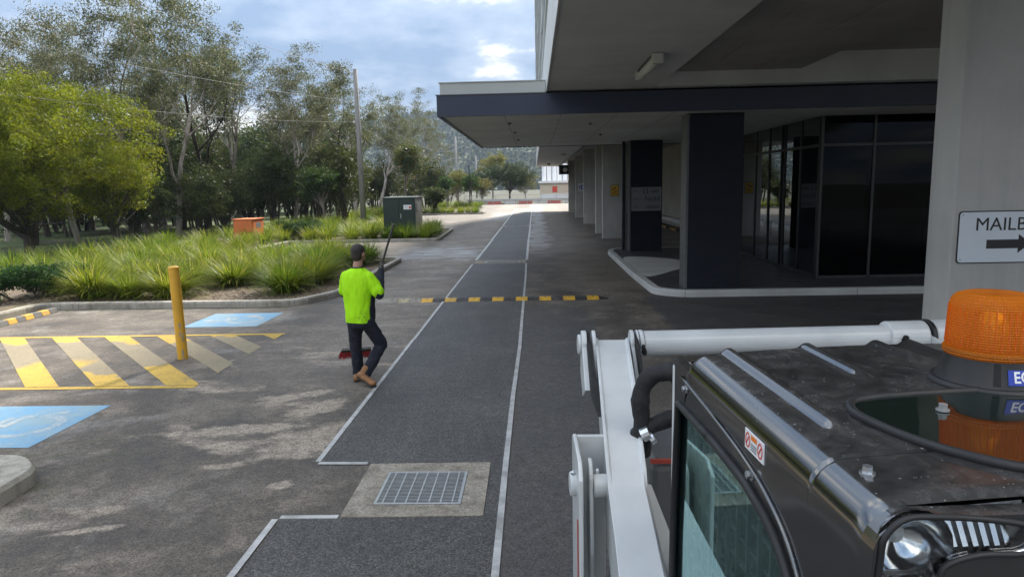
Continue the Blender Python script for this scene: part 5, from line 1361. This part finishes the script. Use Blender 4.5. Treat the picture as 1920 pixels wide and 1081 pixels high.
# sticker
st = MB().box((-0.0005, -0.487, 2.004), (-0.0025, -0.397, 2.042)).build('warning_sticker', 'print_white', ldr, True)
for (v0, v1, z0, z1, mt) in ((-0.455, -0.428, 2.029, 2.038, 'print_orange'), (-0.455, -0.428, 2.010, 2.012, 'clad_trim'), (-0.455, -0.428, 2.015, 2.017, 'clad_trim'), (-0.455, -0.428, 2.020, 2.022, 'clad_trim')):
    lb('sticker_print', (-0.0027, v0, z0), (-0.0033, v1, z1), mt, st)
for vc in (-0.471, -0.412):
    o_ = [(0.0115*math.cos(R(a)), 0.0145*math.sin(R(a))) for a in range(0, 360, 18)]; i_ = [(0.0085*math.cos(R(a)), 0.0115*math.sin(R(a))) for a in range(0, 360, 18)]
    filled('prohibition_ring', o_, [i_], 0.0006, 'print_red', st, True, to3=lambda x, y, z: (-0.003+z, vc+x, 2.023+y))
    MB().bar((-0.003, vc-0.006, 2.031), (-0.003, vc+0.006, 2.015), 0.0008, 0.003, (1, 0, 0)).build('prohibition_bar', 'print_red', st, True)
# front face and head lamps
zf = roof_z(0.02, -0.80)
fo = [(-0.0005, 0.95)]+[(u-0.0005, zf+dz-0.001) for u, dz in prof]; fo = fo+[(W-u, z) for u, z in reversed(fo)]
hl = spline2([(0.010, 1.90, 0), (0.010, 2.01, 0), (0.016, 2.042, 0), (0.040, 2.062, 0), (0.08, 2.063, 0), (0.14, 2.058, 0), (0.195, 2.048, 0), (0.214, 2.034, 0), (0.207, 2.016, 0), (0.188, 2.009, 0), (0.14, 2.010, 0), (0.10, 2.000, 0), (0.088, 1.985, 0), (0.092, 1.965, 0), (0.075, 1.90, 0)], 4)
hlp = [(p.x, p.y+0.016*sstep(p.y, 1.93, 2.0)) for p in hl]; hlm = [(W-a, b_) for a, b_ in hlp]
door = [(0.13, 1.0), (W-0.13, 1.0), (W-0.13, 1.86), (W-0.2, 1.90), (0.2, 1.90), (0.13, 1.86)]
filled('front_frame', fo, [hlp, hlm, door], 0.03, 'cab_black', ldr, True, to3=lambda x, y, z: (x, -0.818+z, y))
filled('front_door_glass', door, [], 0.006, 'cab_glass', ldr, True, to3=lambda x, y, z: (x, -0.815+z, y))
for k, (poly, mir) in enumerate(((hlp, lambda x: x), (hlm, lambda x: W-x))):
    tri = tessellate_polygon([[Vector((a, b_, 0)) for a, b_ in poly]])
    hlx = MB().add([(a, -0.829, b_) for a, b_ in poly], [tuple(t_) for t_ in tri]).build('head_lamp', 'lens_clear', ldr, True); face_towards(hlx, (0, -1, 0))
    MB().tube([(a, -0.834, b_) for a, b_ in poly+[poly[0], poly[1]]], 0.0045, 6, False).build('lamp_seal', 'rubber', hlx, True, smooth=True)
    hs = MB(); hs.add([(mir(0.013), -0.800, 1.9), (mir(0.225), -0.800, 1.9), (mir(0.225), -0.785, 2.074), (mir(0.013), -0.785, 2.060)], [(0, 1, 2, 3)]); hs.build('lamp_housing', 'lamp_back', hlx, True)
    bowl = MB().lathe([(0.012, 0.0), (0.03, 0.008), (0.045, 0.022), (0.052, 0.04)], (0, 0, 0), 20, False).build('reflector', 'chrome', hlx, True, smooth=True)
    bowl.location = (mir(0.055), -0.788, 2.035); bowl.rotation_euler = (R(90), 0, 0)
    for q in range(11): MB().bar((mir(0.004), -0.822, 1.915+q*0.0085), (mir(0.066+0.001*q), -0.822, 1.915+q*0.0085), 0.004, 0.0055, (0, 0, 1)).build('lens_rib', 'lens_clear' if q % 2 else 'chrome', hlx, True)
    for q in range(8): MB().bar((mir(0.105+q*0.014), -0.812, 2.026), (mir(0.098+q*0.0145), -0.795, 2.070), 0.007, 0.004, (0, 1, 0)).build('reflector_rib', 'chrome', hlx, True)
    MB().lathe([(0.011, 0), (0.012, 0.02), (0.006, 0.03)], (0, 0, 0), 12).build('bulb', 'lens_clear', hlx, True, smooth=True)
    bu = hlx.children[-1]; bu.location = (mir(0.055), -0.788, 2.035); bu.rotation_euler = (R(90), 0, 0)
    fo_ = spline2([(0.075, 1.95, 0), (0.085, 1.99, 0), (0.105, 2.019, 0), (0.15, 2.026, 0), (0.190, 2.028, 0), (0.207, 2.040, 0), (0.203, 2.056, 0)], 5, False)
    MB().tube([(mir(p.x), -0.832, p.y) for p in fo_], 0.0032, 6).build('lamp_bezel', 'chrome', hlx, True, smooth=True)

# beacon (stands on the roof: a thing of its own)
bc = thing('amber_beacon', 'amber warning beacon with black base on the loader cab roof', 'beacon', (0.885, 1.338, 2.098))
MB().lathe([(0.103, 0.0), (0.103, 0.006), (0.099, 0.012), (0.092, 0.013)], (0, 0, 0), 48).build('base_gasket', 'rubber', bc, True, smooth=False)
cone = MB().lathe([(0.092, 0.012), (0.090, 0.016), (0.079, 0.052), (0.077, 0.060)], (0, 0, 0), 48).build('base', 'black', bc, True)
smooth_angle(cone, 40)
MB().lathe([(0.0785, 0.060), (0.0815, 0.064), (0.0815, 0.072), (0.078, 0.075)], (0, 0, 0), 48).build('clamp_ring', 'amber', bc, True)
pf = [(0.0765, 0.075)]
for k in range(1, 12): pf.append((0.0775-0.0035*(k/11)**2, 0.075+0.085*k/11))
pf += [(0.071, 0.168), (0.064, 0.176), (0.052, 0.180), (0.03, 0.1815), (0.0, 0.182)]
lens = MB().lathe(pf, (0, 0, 0), 64, False).build('lens', 'amber', bc, True, smooth=True)
MB().lathe([(0.03, 0.05), (0.032, 0.10), (0.022, 0.14), (0.0, 0.15)], (0, 0, 0), 20, False).build('lamp_core', 'chrome', bc, True, smooth=True)
for a in np.linspace(0, 345, 44):
    ca, sa = math.cos(R(a)), math.sin(R(a))
    MB().bar((ca*0.0775, sa*0.0775, 0.08), (ca*0.0745, sa*0.0745, 0.155), 0.0022, 0.0022, (ca, sa, 0)).build('lens_rib', 'amber', lens, True)
def cone_pt(ang, z, off): r0 = 0.0905-(z-0.016)*0.3055+off; return (r0*math.cos(ang), r0*math.sin(ang), z)
A0, A1, Z0, Z1 = R(-103), R(-36), 0.021, 0.048
m = MB(); nn = 14
for i in range(nn+1):
    a = A0+(A1-A0)*i/nn; m.v += [cone_pt(a, Z0, 0.0008), cone_pt(a, Z1, 0.0008)]
m.f = [(2*i, 2*i+2, 2*i+3, 2*i+1) for i in range(nn)]
lbp = m.build('maker_label', 'print_blue', bc, True)
text_mesh('lettering', 'ECCO', 0.030, 'print_white', lbp, lambda x, y, z: cone_pt(A0+0.10+x/0.088, (Z0+Z1)/2+y*0.93, 0.0014+z*0.3), 'LEFT', 0.001, 0.0006, 0.85, local=True)
lb_slot = MB()
for a0 in (R(-118),):
    lb_slot.add([cone_pt(a0, 0.018, 0.0006), cone_pt(a0+0.13, 0.018, 0.0006), cone_pt(a0+0.13, 0.058, 0.0006), cone_pt(a0, 0.058, 0.0006)], [(0, 1, 2, 3)])
lb_slot.build('base_slot', 'pit', bc, True)

# lift arms, cross tube, links (built at their true place, parented to the loader)
def arm(dx, mirror=False):
    st_ = [(3.23, 1.765, 0.280, 0.440, 0.10), (2.75, 1.655, 0.257, 0.408, 0.17), (2.24, 1.528, 0.232, 0.368, 0.22), (2.18, 1.508, 0.230, 0.364, 0.23), (1.95, 1.452, 0.226, 0.362, 0.24), (1.7, 1.385, 0.218, 0.358, 0.24), (1.2, 1.20, 0.205, 0.345, 0.22), (0.75, 0.95, 0.205, 0.335, 0.20)]
    V = []; F = []
    for (y, z, xl, xr, h) in st_:
        e = 0.012
        lip = 0.010 if y > 2.2 else 0.0
        sec = [(xl, z-h), (xl, z+lip), (xl+e, z+lip), (xl+e+0.004, z), (xr-e-0.004, z), (xr-e, z+lip), (xr, z+lip-(0.0 if y > 2.2 else 0.02)), (xr, z-h)]
        for x, zz in sec: V.append((x+dx if not mirror else dx-(x-0.33), y, zz))
    k = 8
    for j in range(len(st_)-1):
        for i in range(k): F.append((j*k+i, j*k+(i+1) % k, (j+1)*k+(i+1) % k, (j+1)*k+i))
    F += [tuple(range(k)), tuple((len(st_)-1)*k+i for i in range(k))]
    return MB().add(V, F).build('lift_arm', 'white', ldr, bevel=0.005)
arm(0.0); arm(1.95, True)
MB().tube([(0.505, 3.207, 1.75), (1.95, 3.28, 1.75)], 0.060, 28).build('cross_tube', 'white', ldr); smooth_angle(ldr.children[-1], 40)
def pin(x0, x1, y, z, r, mat='white', nm='pivot_boss'):
    o = MB().tube([(x0, y, z), (x1, y+(x1-x0)*0.05, z)], r, 28).build(nm, mat, ldr, bevel=0.006); return o
def ear(x0, x1, zc=1.75, r=0.066):
    pts = []
    for k in range(13):
        a = R(-20+200*k/12+0); pts.append((x0, 3.205+r*math.cos(a), zc+r*math.sin(a)))
    pts += [(x0, 2.95, 1.60), (x0, 3.12, 1.52), (x0, 3.27, 1.6)]
    MB().prism_dir(pts, (x1-x0, 0.0, 0)).build('arm_ear', 'white', ldr, bevel=0.004)
ear(0.212, 0.236); ear(0.262, 0.279); ear(0.441, 0.458); ear(0.470, 0.480)
MB().prism_dir([(0.237, 3.24, 1.80), (0.237, 2.9, 1.70), (0.237, 2.6, 1.60), (0.237, 2.9, 1.58), (0.237, 3.24, 1.66)], (0.018, 0, 0)).build('gap_strip', 'pit', ldr)  # black strips set in the gaps between the ear plates
MB().prism_dir([(0.459, 3.25, 1.80), (0.459, 3.1, 1.79), (0.459, 2.8, 1.58), (0.459, 3.22, 1.6)], (0.010, 0, 0)).build('gap_strip', 'pit', ldr)
pin(0.196, 0.211, 3.205, 1.75, 0.048); pin(0.482, 0.503, 3.207, 1.75, 0.066)
pin(1.66, 1.84, 3.265, 1.75, 0.078); pin(1.845, 1.865, 3.27, 1.75, 0.085, 'black', 'grease_ring'); pin(1.87, 1.97, 3.275, 1.755, 0.075)
random.seed(2)
for (x, y, z, r) in ((0.497, 3.145, 1.745, 0.016), (0.502, 3.15, 1.725, 0.020), (1.715, 3.19, 1.755, 0.026), (1.72, 3.19, 1.72, 0.022), (1.79, 3.19, 1.715, 0.014)):
    gm = bmesh.new(); bmesh.ops.create_icosphere(gm, subdivisions=2, radius=r)
    for v in gm.verts: v.co *= random.uniform(0.75, 1.2); v.co.x *= 0.6
    bmesh.ops.translate(gm, verts=gm.verts, vec=(x, y, z)); me = bpy.data.meshes.new('grease'); gm.to_mesh(me); gm.free(); obj('grease_blob', me, 'pit', ldr)
# outer upright plate with pins and hanging link
MB().prism_dir([(0.130, 2.10, 0.7), (0.130, 2.52, 0.7), (0.130, 2.52, 1.56), (0.130, 2.46, 1.585), (0.130, 2.16, 1.60), (0.130, 2.10, 1.56)], (0.014, 0, 0)).build('upright_plate', 'white', ldr, bevel=0.004)
MB().prism_dir([(0.1445, 2.44, 0.7), (0.1445, 2.46, 0.7), (0.1445, 2.46, 1.583), (0.1445, 2.44, 1.583)], (0.105, 0, 0)).build('upright_back', 'white', ldr, bevel=0.003)
MB().prism_dir([(0.128, 2.12, 0.75), (0.128, 2.48, 0.75), (0.128, 2.48, 0.80), (0.128, 2.12, 0.90)], (0.0015, 0, 0)).build('red_decal', 'red_stripe', ldr)
MB().prism_dir([(0.128, 2.13, 0.9), (0.128, 2.2, 0.9), (0.128, 2.2, 1.38), (0.128, 2.15, 1.40)], (0.0015, 0, 0)).build('red_decal', 'red_stripe', ldr)
pin(0.108, 0.135, 2.28, 1.47, 0.042); pin(0.186, 0.252, 2.25, 1.475, 0.040)
lk = [(0.172, 2.28+0.06*math.cos(R(a)), 1.50+0.06*math.sin(R(a))) for a in range(-10, 200, 15)]+[(0.172, 2.20, 1.25), (0.172, 2.23, 1.12), (0.172, 2.27, 1.10), (0.172, 2.31, 1.13), (0.172, 2.35, 1.3)]
MB().prism_dir(lk, (0.014, 0, 0)).build('hanging_link', 'white', ldr, bevel=0.004)
for (x, z) in ((0.108, 1.505), (0.190, 1.512)): MB().lathe([(0.008, 0), (0.008, 0.012), (0.004, 0.018)], (x+0.012, 2.27, z), 10).build('grease_nipple', 'bolt', ldr)
# hoses
h1 = spline2([(0.388, 2.47, 1.50), (0.385, 2.45, 1.62), (0.378, 2.45, 1.70), (0.384, 2.45, 1.755), (0.410, 2.45, 1.80), (0.455, 2.44, 1.82), (0.515, 2.42, 1.825), (0.56, 2.40, 1.80)], 4, False)
MB().tube(h1, [0.033+0.0022*math.sin(i*0.9)+0.0012*math.sin(i*2.3) for i in range(len(h1))], 12).build('hydraulic_hose', 'sleeve', ldr, smooth=True)
h2 = spline2([(0.365, 2.47, 1.57), (0.40, 2.45, 1.605), (0.44, 2.44, 1.63), (0.50, 2.42, 1.66), (0.57, 2.4, 1.68)], 4, False)
MB().tube(h2, [0.030+0.002*math.sin(i*0.8) for i in range(len(h2))], 12).build('hydraulic_hose', 'sleeve', ldr, smooth=True)
h3 = spline2([(0.50, 2.44, 1.79), (0.515, 2.45, 1.73), (0.505, 2.45, 1.68)], 4, False)
MB().tube(h3, 0.014, 8).build('hydraulic_hose', 'sleeve', ldr, smooth=True)
MB().tube([(0.382, 2.425, 1.590), (0.408, 2.42, 1.605)], 0.027, 12).build('hose_fitting', 'bolt', ldr)
MB().tube([(0.41, 2.42, 1.575), (0.425, 2.42, 1.585)], 0.022, 12).build('hose_fitting', 'bolt', ldr)
# body and wheels
box('engine_hood', (0.47, 2.75, 0.55), (1.62, 3.35, 1.34), 'clad_trim', ldr, bevel=0.03)
box('hood_stripe', (0.468, 2.745, 1.345), (1.6, 2.76, 1.362), 'red_stripe', ldr)
box('chassis', (0.42, 0.75, 0.35), (1.62, 3.4, 1.02), 'white', ldr, bevel=0.03)
box('body_side', (0.405, 1.9, 1.03), (0.465, 2.70, 1.28), 'white', ldr, bevel=0.01)
box('step_plate', (0.40, 0.8, 1.03), (0.44, 1.88, 1.10), 'black', ldr)
MB().tube([(0.52, 2.70, 1.02), (0.50, 2.3, 1.22), (0.46, 2.0, 1.05)], 0.03, 8).build('hydraulic_pipe', 'black', ldr, smooth=True)
for x0, x1 in ((0.13, 0.40), (1.64, 1.91)):
    for y in (1.25, 2.62):
        wh = MB().tube([(x0, y, 0.39), (x0+0.04, y, 0.39), (x1-0.04, y, 0.39), (x1, y, 0.39)], [0.33, 0.39, 0.39, 0.33], 36).build('wheel', 'tyre', ldr); smooth_angle(wh, 30)
        for k in range(20):
            a = R(k*18); c = Vector(((x0+x1)/2, y+0.395*math.cos(a), 0.39+0.395*math.sin(a)))
            MB().bar(c+Vector((-0.12, 0, 0)), c+Vector((0.12, 0, 0)), 0.03, 0.02, (0, math.cos(a), math.sin(a))).build('tread_lug', 'tyre', wh)
        MB().tube([(x0-0.004 if x0 < 1 else x1-0.02, y, 0.39), (x0+0.02 if x0 < 1 else x1+0.004, y, 0.39)], 0.19, 24).build('rim', 'white', wh)

# ================================================================== PERSON
def organic(name, prims, mat, parent, voxel=0.012, smooth_it=6, folds=0.0, fold_scale=0.09, cut=None, zstretch=1.0):
    bm = bmesh.new()
    for pr in prims:
        if pr[0] == 'e':
            _, c, rad, rz = pr[:4]; tilt = pr[4] if len(pr) > 4 else (0, 0)
            r = bmesh.ops.create_icosphere(bm, subdivisions=3, radius=1.0)
            mt = Matrix.Translation(c) @ Euler((tilt[0], tilt[1], rz)).to_matrix().to_4x4() @ Matrix.Diagonal((*rad, 1))
            bmesh.ops.transform(bm, matrix=mt, verts=r['verts'])
        elif pr[0] == 'l':
            rings = []
            for z, a_, d_ in pr[1]:
                rings.append([bm.verts.new(bp(a_*math.copysign(abs(math.cos(t))**0.8, math.cos(t)), d_*math.copysign(abs(math.sin(t))**0.8, math.sin(t)), z)) for t in np.linspace(0, 2*math.pi, 33)[:-1]])
            for r0, r1 in zip(rings[:-1], rings[1:]):
                for k in range(32): bm.faces.new((r0[k], r0[(k+1) % 32], r1[(k+1) % 32], r1[k]))
            bm.faces.new(rings[0][::-1]); bm.faces.new(rings[-1])
        else:
            _, p, q, r1, r2 = pr; p = Vector(p); q = Vector(q)
            for c, rr in ((p, r1), (q, r2)):
                r = bmesh.ops.create_icosphere(bm, subdivisions=2, radius=rr); bmesh.ops.translate(bm, verts=r['verts'], vec=c)
            d = q-p
            if d.length > 1e-4:
                r = bmesh.ops.create_cone(bm, cap_ends=True, segments=16, radius1=r1, radius2=r2, depth=d.length)
                bmesh.ops.transform(bm, matrix=Matrix.Translation((p+q)/2) @ d.to_track_quat('Z', 'Y').to_matrix().to_4x4(), verts=r['verts'])
    me = bpy.data.meshes.new(name); bm.to_mesh(me); bm.free()
    t = bpy.data.objects.new('tmp', me)
    md = t.modifiers.new('r', 'REMESH'); md.mode = 'VOXEL'; md.voxel_size = voxel
    sm = t.modifiers.new('s', 'SMOOTH'); sm.iterations = smooth_it; sm.factor = 0.5
    m2 = eval_mesh(t); m2.name = name
    if folds:
        from mathutils import noise
        nors = [v.normal.copy() for v in m2.vertices]
        for v, nv in zip(m2.vertices, nors):
            q = Vector((v.co.x/fold_scale, v.co.y/fold_scale, v.co.z/fold_scale/zstretch))
            d_ = noise.noise(q)*0.7+noise.noise(q*2.3)*0.35
            v.co += nv*folds*d_
    if cut:
        bm = bmesh.new(); bm.from_mesh(m2)
        for co, no in cut: bmesh.ops.bisect_plane(bm, geom=bm.verts[:]+bm.edges[:]+bm.faces[:], plane_co=co, plane_no=no, clear_outer=True)
        bm.to_mesh(m2); bm.free()
    for p in m2.polygons: p.use_smooth = True
    m2.materials.clear()
    return obj(name, m2, mat, parent)
per = thing('person', 'worker in fluorescent yellow shirt and navy trousers walking away with a broom', 'person', (-2.3, 8.65, 0))
FA = R(-22)                      # facing: turned a little to the right of the lane direction
fw = Vector((math.sin(-FA), math.cos(FA), 0)); rt = Vector((fw.y, -fw.x, 0))
B0 = Vector((-2.275, 8.66, 0))
def bp(r, f, z): return B0+rt*r+fw*f+Vector((0, 0, z))
hipL, hipR = bp(-0.09, 0, 0.90), bp(0.10, 0.0, 0.90)
kneeL, ankL = Vector((-2.365, 8.74, 0.48)), Vector((-2.36, 8.78, 0.09))
kneeR, ankR = Vector((-2.03, 8.76, 0.49)), Vector((-2.20, 8.55, 0.155))
shL, shR = bp(-0.185, 0, 1.43), bp(0.185, 0.0, 1.43)
elR = Vector((-1.985, 8.57, 1.175))
stick_top, stick_low = Vector((-1.785, 8.70, 2.055)), Vector((-2.50, 9.26, 0.30))
hR = stick_top.lerp(stick_low, 0.31); hL = stick_top.lerp(stick_low, 0.60)
elL = Vector((-2.50, 8.82, 1.16))
head = bp(0.01, 0.035, 1.695)
body = [('c', hipL, kneeL, 0.075, 0.052), ('c', kneeL, ankL, 0.050, 0.038), ('c', hipR, kneeR, 0.075, 0.052), ('c', kneeR, ankR, 0.050, 0.038),
        ('e', bp(0, 0, 0.95), (0.15, 0.10, 0.13), FA), ('e', bp(0, 0, 1.25), (0.16, 0.10, 0.24), FA), ('c', shL+Vector((0, 0, -0.035)), shR+Vector((0, 0, -0.035)), 0.048, 0.048),
        ('c', shL+Vector((0, 0, -0.035)), elL, 0.046, 0.042), ('c', elL, hL, 0.040, 0.030), ('c', shR+Vector((0, 0, -0.035)), elR, 0.046, 0.042), ('c', elR, hR, 0.040, 0.030),
        ('c', bp(0, 0.0, 1.46), head+Vector((0, 0, -0.06)), 0.062, 0.058), ('e', head, (0.079, 0.098, 0.112), FA), ('e', head+fw*0.02+Vector((0, 0, -0.06)), (0.062, 0.078, 0.062), FA),
        ('c', head+fw*0.095+Vector((0, 0, 0.005)), head+fw*0.112+Vector((0, 0, -0.022)), 0.010, 0.015), ('c', head+fw*0.085+rt*0.03+Vector((0, 0, -0.075)), head+fw*0.085-rt*0.03+Vector((0, 0, -0.075)), 0.016, 0.016),
        ('e', head+rt*0.083+fw*-0.006+Vector((0, 0, -0.012)), (0.010, 0.022, 0.033), FA), ('e', head-rt*0.083+fw*-0.006+Vector((0, 0, -0.012)), (0.010, 0.022, 0.033), FA)]
organic('body', body, 'skin', per, 0.009, 3)
# face details
for sg in (-1, 1):
    MB().lathe([(0.0, -0.008), (0.009, -0.004), (0.011, 0.0), (0.009, 0.004), (0.0, 0.008)], tuple(head+fw*0.088+rt*0.032*sg+Vector((0, 0, 0.012))), 10).build('eye', 'print_black', per, smooth=True)
hair = [('e', head+fw*-0.012+Vector((0, 0, 0.030)), (0.087, 0.100, 0.095), FA), ('e', head+fw*-0.042+Vector((0, 0, -0.02)), (0.077, 0.066, 0.085), FA)]
organic('hair', hair, 'hair', per, 0.008, 2, 0.004, 0.015, [(head+fw*0.072, fw), (head+Vector((0, 0, -0.085)), Vector((0, 0, -1))+fw*0.3)])
# trousers
tr = [('e', bp(0, -0.005, 0.84), (0.160, 0.112, 0.12), FA), ('e', bp(0, -0.03, 0.80), (0.150, 0.10, 0.10), FA), ('c', hipL+Vector((0, 0, -0.06)), kneeL, 0.098, 0.080), ('c', kneeL, ankL, 0.079, 0.074), ('c', hipR+Vector((0, 0, -0.06)), kneeR, 0.100, 0.082), ('c', kneeR, ankR, 0.081, 0.072)]
organic('trousers', tr, 'navy_cloth', per, 0.010, 4, 0.011, 0.075, [(Vector((0, 0, 0.095)), Vector((0, 0, -1)))], 0.8)
# shirt: fluorescent panels over navy sides and sleeves
torso = [('l', [(0.74, 0.182, 0.132), (0.82, 0.182, 0.132), (0.95, 0.186, 0.134), (1.10, 0.194, 0.136), (1.25, 0.206, 0.137), (1.35, 0.212, 0.130), (1.41, 0.215, 0.120), (1.455, 0.19, 0.105), (1.48, 0.14, 0.095), (1.50, 0.10, 0.080), (1.53, 0.07, 0.07)])]
hem = (bp(0, 0, 0.815), Vector((0, 0, -1)))
slR = shR.lerp(elR, 0.86); slL = shL.lerp(elL, 0.86)
shirt = organic('shirt', torso+[('c', shR+Vector((0, 0, -0.03)), slR, 0.070, 0.084), ('c', shL+Vector((0, 0, -0.03)), slL, 0.070, 0.080)], 'hivis', per, 0.009, 7, 0.014, 0.075, [hem, (bp(0, 0, 1.512), Vector((0, 0, 1)))], 2.2)
organic('side_panel', [('e', bp(0.105, 0.035, 0.95), (0.10, 0.108, 0.26), FA), ('e', bp(0.122, 0.04, 1.10), (0.085, 0.10, 0.16), FA)], 'navy_cloth', per, 0.009, 3, 0.005, 0.08, [hem])
organic('side_panel', [('e', bp(-0.105, 0.045, 0.95), (0.09, 0.085, 0.24), FA), ('e', bp(-0.115, 0.045, 1.10), (0.085, 0.09, 0.16), FA)], 'navy_cloth', per, 0.009, 3, 0.005, 0.08, [hem])
organic('sleeve', [('c', slR.lerp(shR, 0.2), elR, 0.068, 0.066), ('c', elR, elR.lerp(hR, 0.80), 0.066, 0.046)], 'navy_cloth', per, 0.008, 3, 0.007, 0.06)
organic('sleeve', [('c', slL.lerp(shL, 0.2), elL, 0.062, 0.058), ('c', elL, elL.lerp(hL, 0.80), 0.058, 0.044)], 'navy_cloth', per, 0.008, 3, 0.007, 0.06)
MB().lathe([(0.078, 0.0), (0.074, 0.03), (0.068, 0.036), (0.066, 0.0)], tuple(bp(0, 0.012, 1.49)), 24, False).build('collar', 'navy_cloth', per, smooth=True)
# gloves with fingers closed round the stick
sdir = (stick_low-stick_top).normalized()
def glove(h, wrist_from):
    back = (wrist_from-h).normalized(); ax = sdir
    n1 = (back-ax*back.dot(ax)).normalized(); n2 = ax.cross(n1)
    pr = [('c', h+back*0.085, h+n1*0.035, 0.034, 0.032), ('c', h+n1*0.036-ax*0.032, h+n1*0.036+ax*0.032, 0.022, 0.022)]
    for k, ln in enumerate((0.92, 1.0, 0.96, 0.8)):
        o_ = ax*(-0.033+0.022*k); pts = []
        for a in (20, 75, 130, 185, 235):
            rr = 0.029*ln if a > 30 else 0.034
            pts.append(h+o_+(n1*math.cos(R(a))+n2*math.sin(R(a)))*rr)
        for p, q in zip(pts[:-1], pts[1:]): pr.append(('c', p, q, 0.0105, 0.0098))
    th = [h+n1*0.03-ax*0.035, h-ax*0.052-n2*0.026+n1*0.012, h-ax*0.050-n2*0.032-n1*0.018]
    for p, q in zip(th[:-1], th[1:]): pr.append(('c', p, q, 0.0125, 0.011))
    return organic('glove', pr, 'glove', per, 0.005, 2)
glove(hR, elR); glove(hL, elL)
# boots
def boot(ank, heel, toe, side_up):
    d = (toe-heel).normalized(); up = Vector(side_up).normalized()
    b1 = heel+up*0.045; b2 = toe+up*0.038-d*0.04
    o = organic('boot', [('c', ank+Vector((0, 0, 0.060)), b1+d*0.035+up*0.008, 0.053, 0.046), ('c', b1+d*0.03, b2-d*0.03, 0.042, 0.040), ('e', b2, (0.045, 0.052, 0.036), math.atan2(d.y, d.x)-math.pi/2), ('c', b1+d*0.02, b1, 0.045, 0.043)], 'boot', per, 0.007, 3, 0.003, 0.05)
    s_ = d.cross(up).normalized(); m = MB(); pts = []
    for t, w in ((-0.02, 0.028), (0.0, 0.040), (0.06, 0.042), (0.13, 0.040), (0.2, 0.049), (0.26, 0.042), (0.29, 0.020)): pts.append((t, w))
    L = (toe-heel).length/0.27
    ring = [heel+d*t*L+s_*w-up*0.004 for t, w in pts]+[heel+d*t*L-s_*w-up*0.004 for t, w in reversed(pts)]
    m.prism_dir(ring, up*0.024); m.build('sole', 'sole', o, bevel=0.004)
boot(ankL, Vector((-2.375, 8.70, 0.004)), Vector((-2.30, 8.95, 0.004)), (0, 0, 1))
boot(ankR, Vector((-2.285, 8.53, 0.105)), Vector((-2.07, 8.41, 0.012)), (0.36, -0.20, 1.0))
# broom
br = thing('broom', 'long dark handled broom with red bristles held by the worker', 'broom', tuple(stick_low))
MB().tube([stick_top, stick_low], 0.0145, 12).build('handle', 'stick', br, smooth=True)
hd = Vector((0.97, 0.22, 0.0)).normalized(); dn = sdir
c0 = stick_low+dn*0.0
MB().bar(c0-hd*0.20, c0+hd*0.20, 0.062, 0.045, -dn).build('head_block', 'stick', br, bevel=0.01)
m = MB(); rb = random.Random(6); perp = hd.cross(dn).normalized()
for i in range(620):
    a = rb.uniform(-0.205, 0.205); q = rb.uniform(-0.032, 0.032)
    p = c0+hd*a+perp*q+dn*0.02; e = p+dn*0.095+hd*rb.gauss(0, 0.012)+perp*(q*0.6+rb.gauss(0, 0.01)); w = hd*0.0022
    m.add([p-w, p+w, e+w, e-w], [(0, 1, 2, 3)])
m.build('bristles', 'bristle', br)
MB().bar(c0+dn*0.025-hd*0.195, c0+dn*0.08-hd*0.195+hd*0.39-dn*0.055, 0.05, 0.02, -dn).build('bristle_core', 'bristle', br)

# ================================================================== HAZE
hz = MB().box((-1150, -350, -4.5), (1150, 1100, 95)).build('haze', None)
b = NB('thin_haze'); pv = b.n('ShaderNodeVolumePrincipled'); pv.inputs['Color'].default_value = (0.62, 0.78, 1.0, 1); pv.inputs['Density'].default_value = 0.00027; pv.inputs['Anisotropy'].default_value = 0.0
b.l(pv.outputs[0], b.out.inputs['Volume']); hz.data.materials.append(b.mat)
tag(hz, 'thin pale air softening the distant hill', 'haze', kind='stuff')
bpy.data.scenes.remove(TMP)
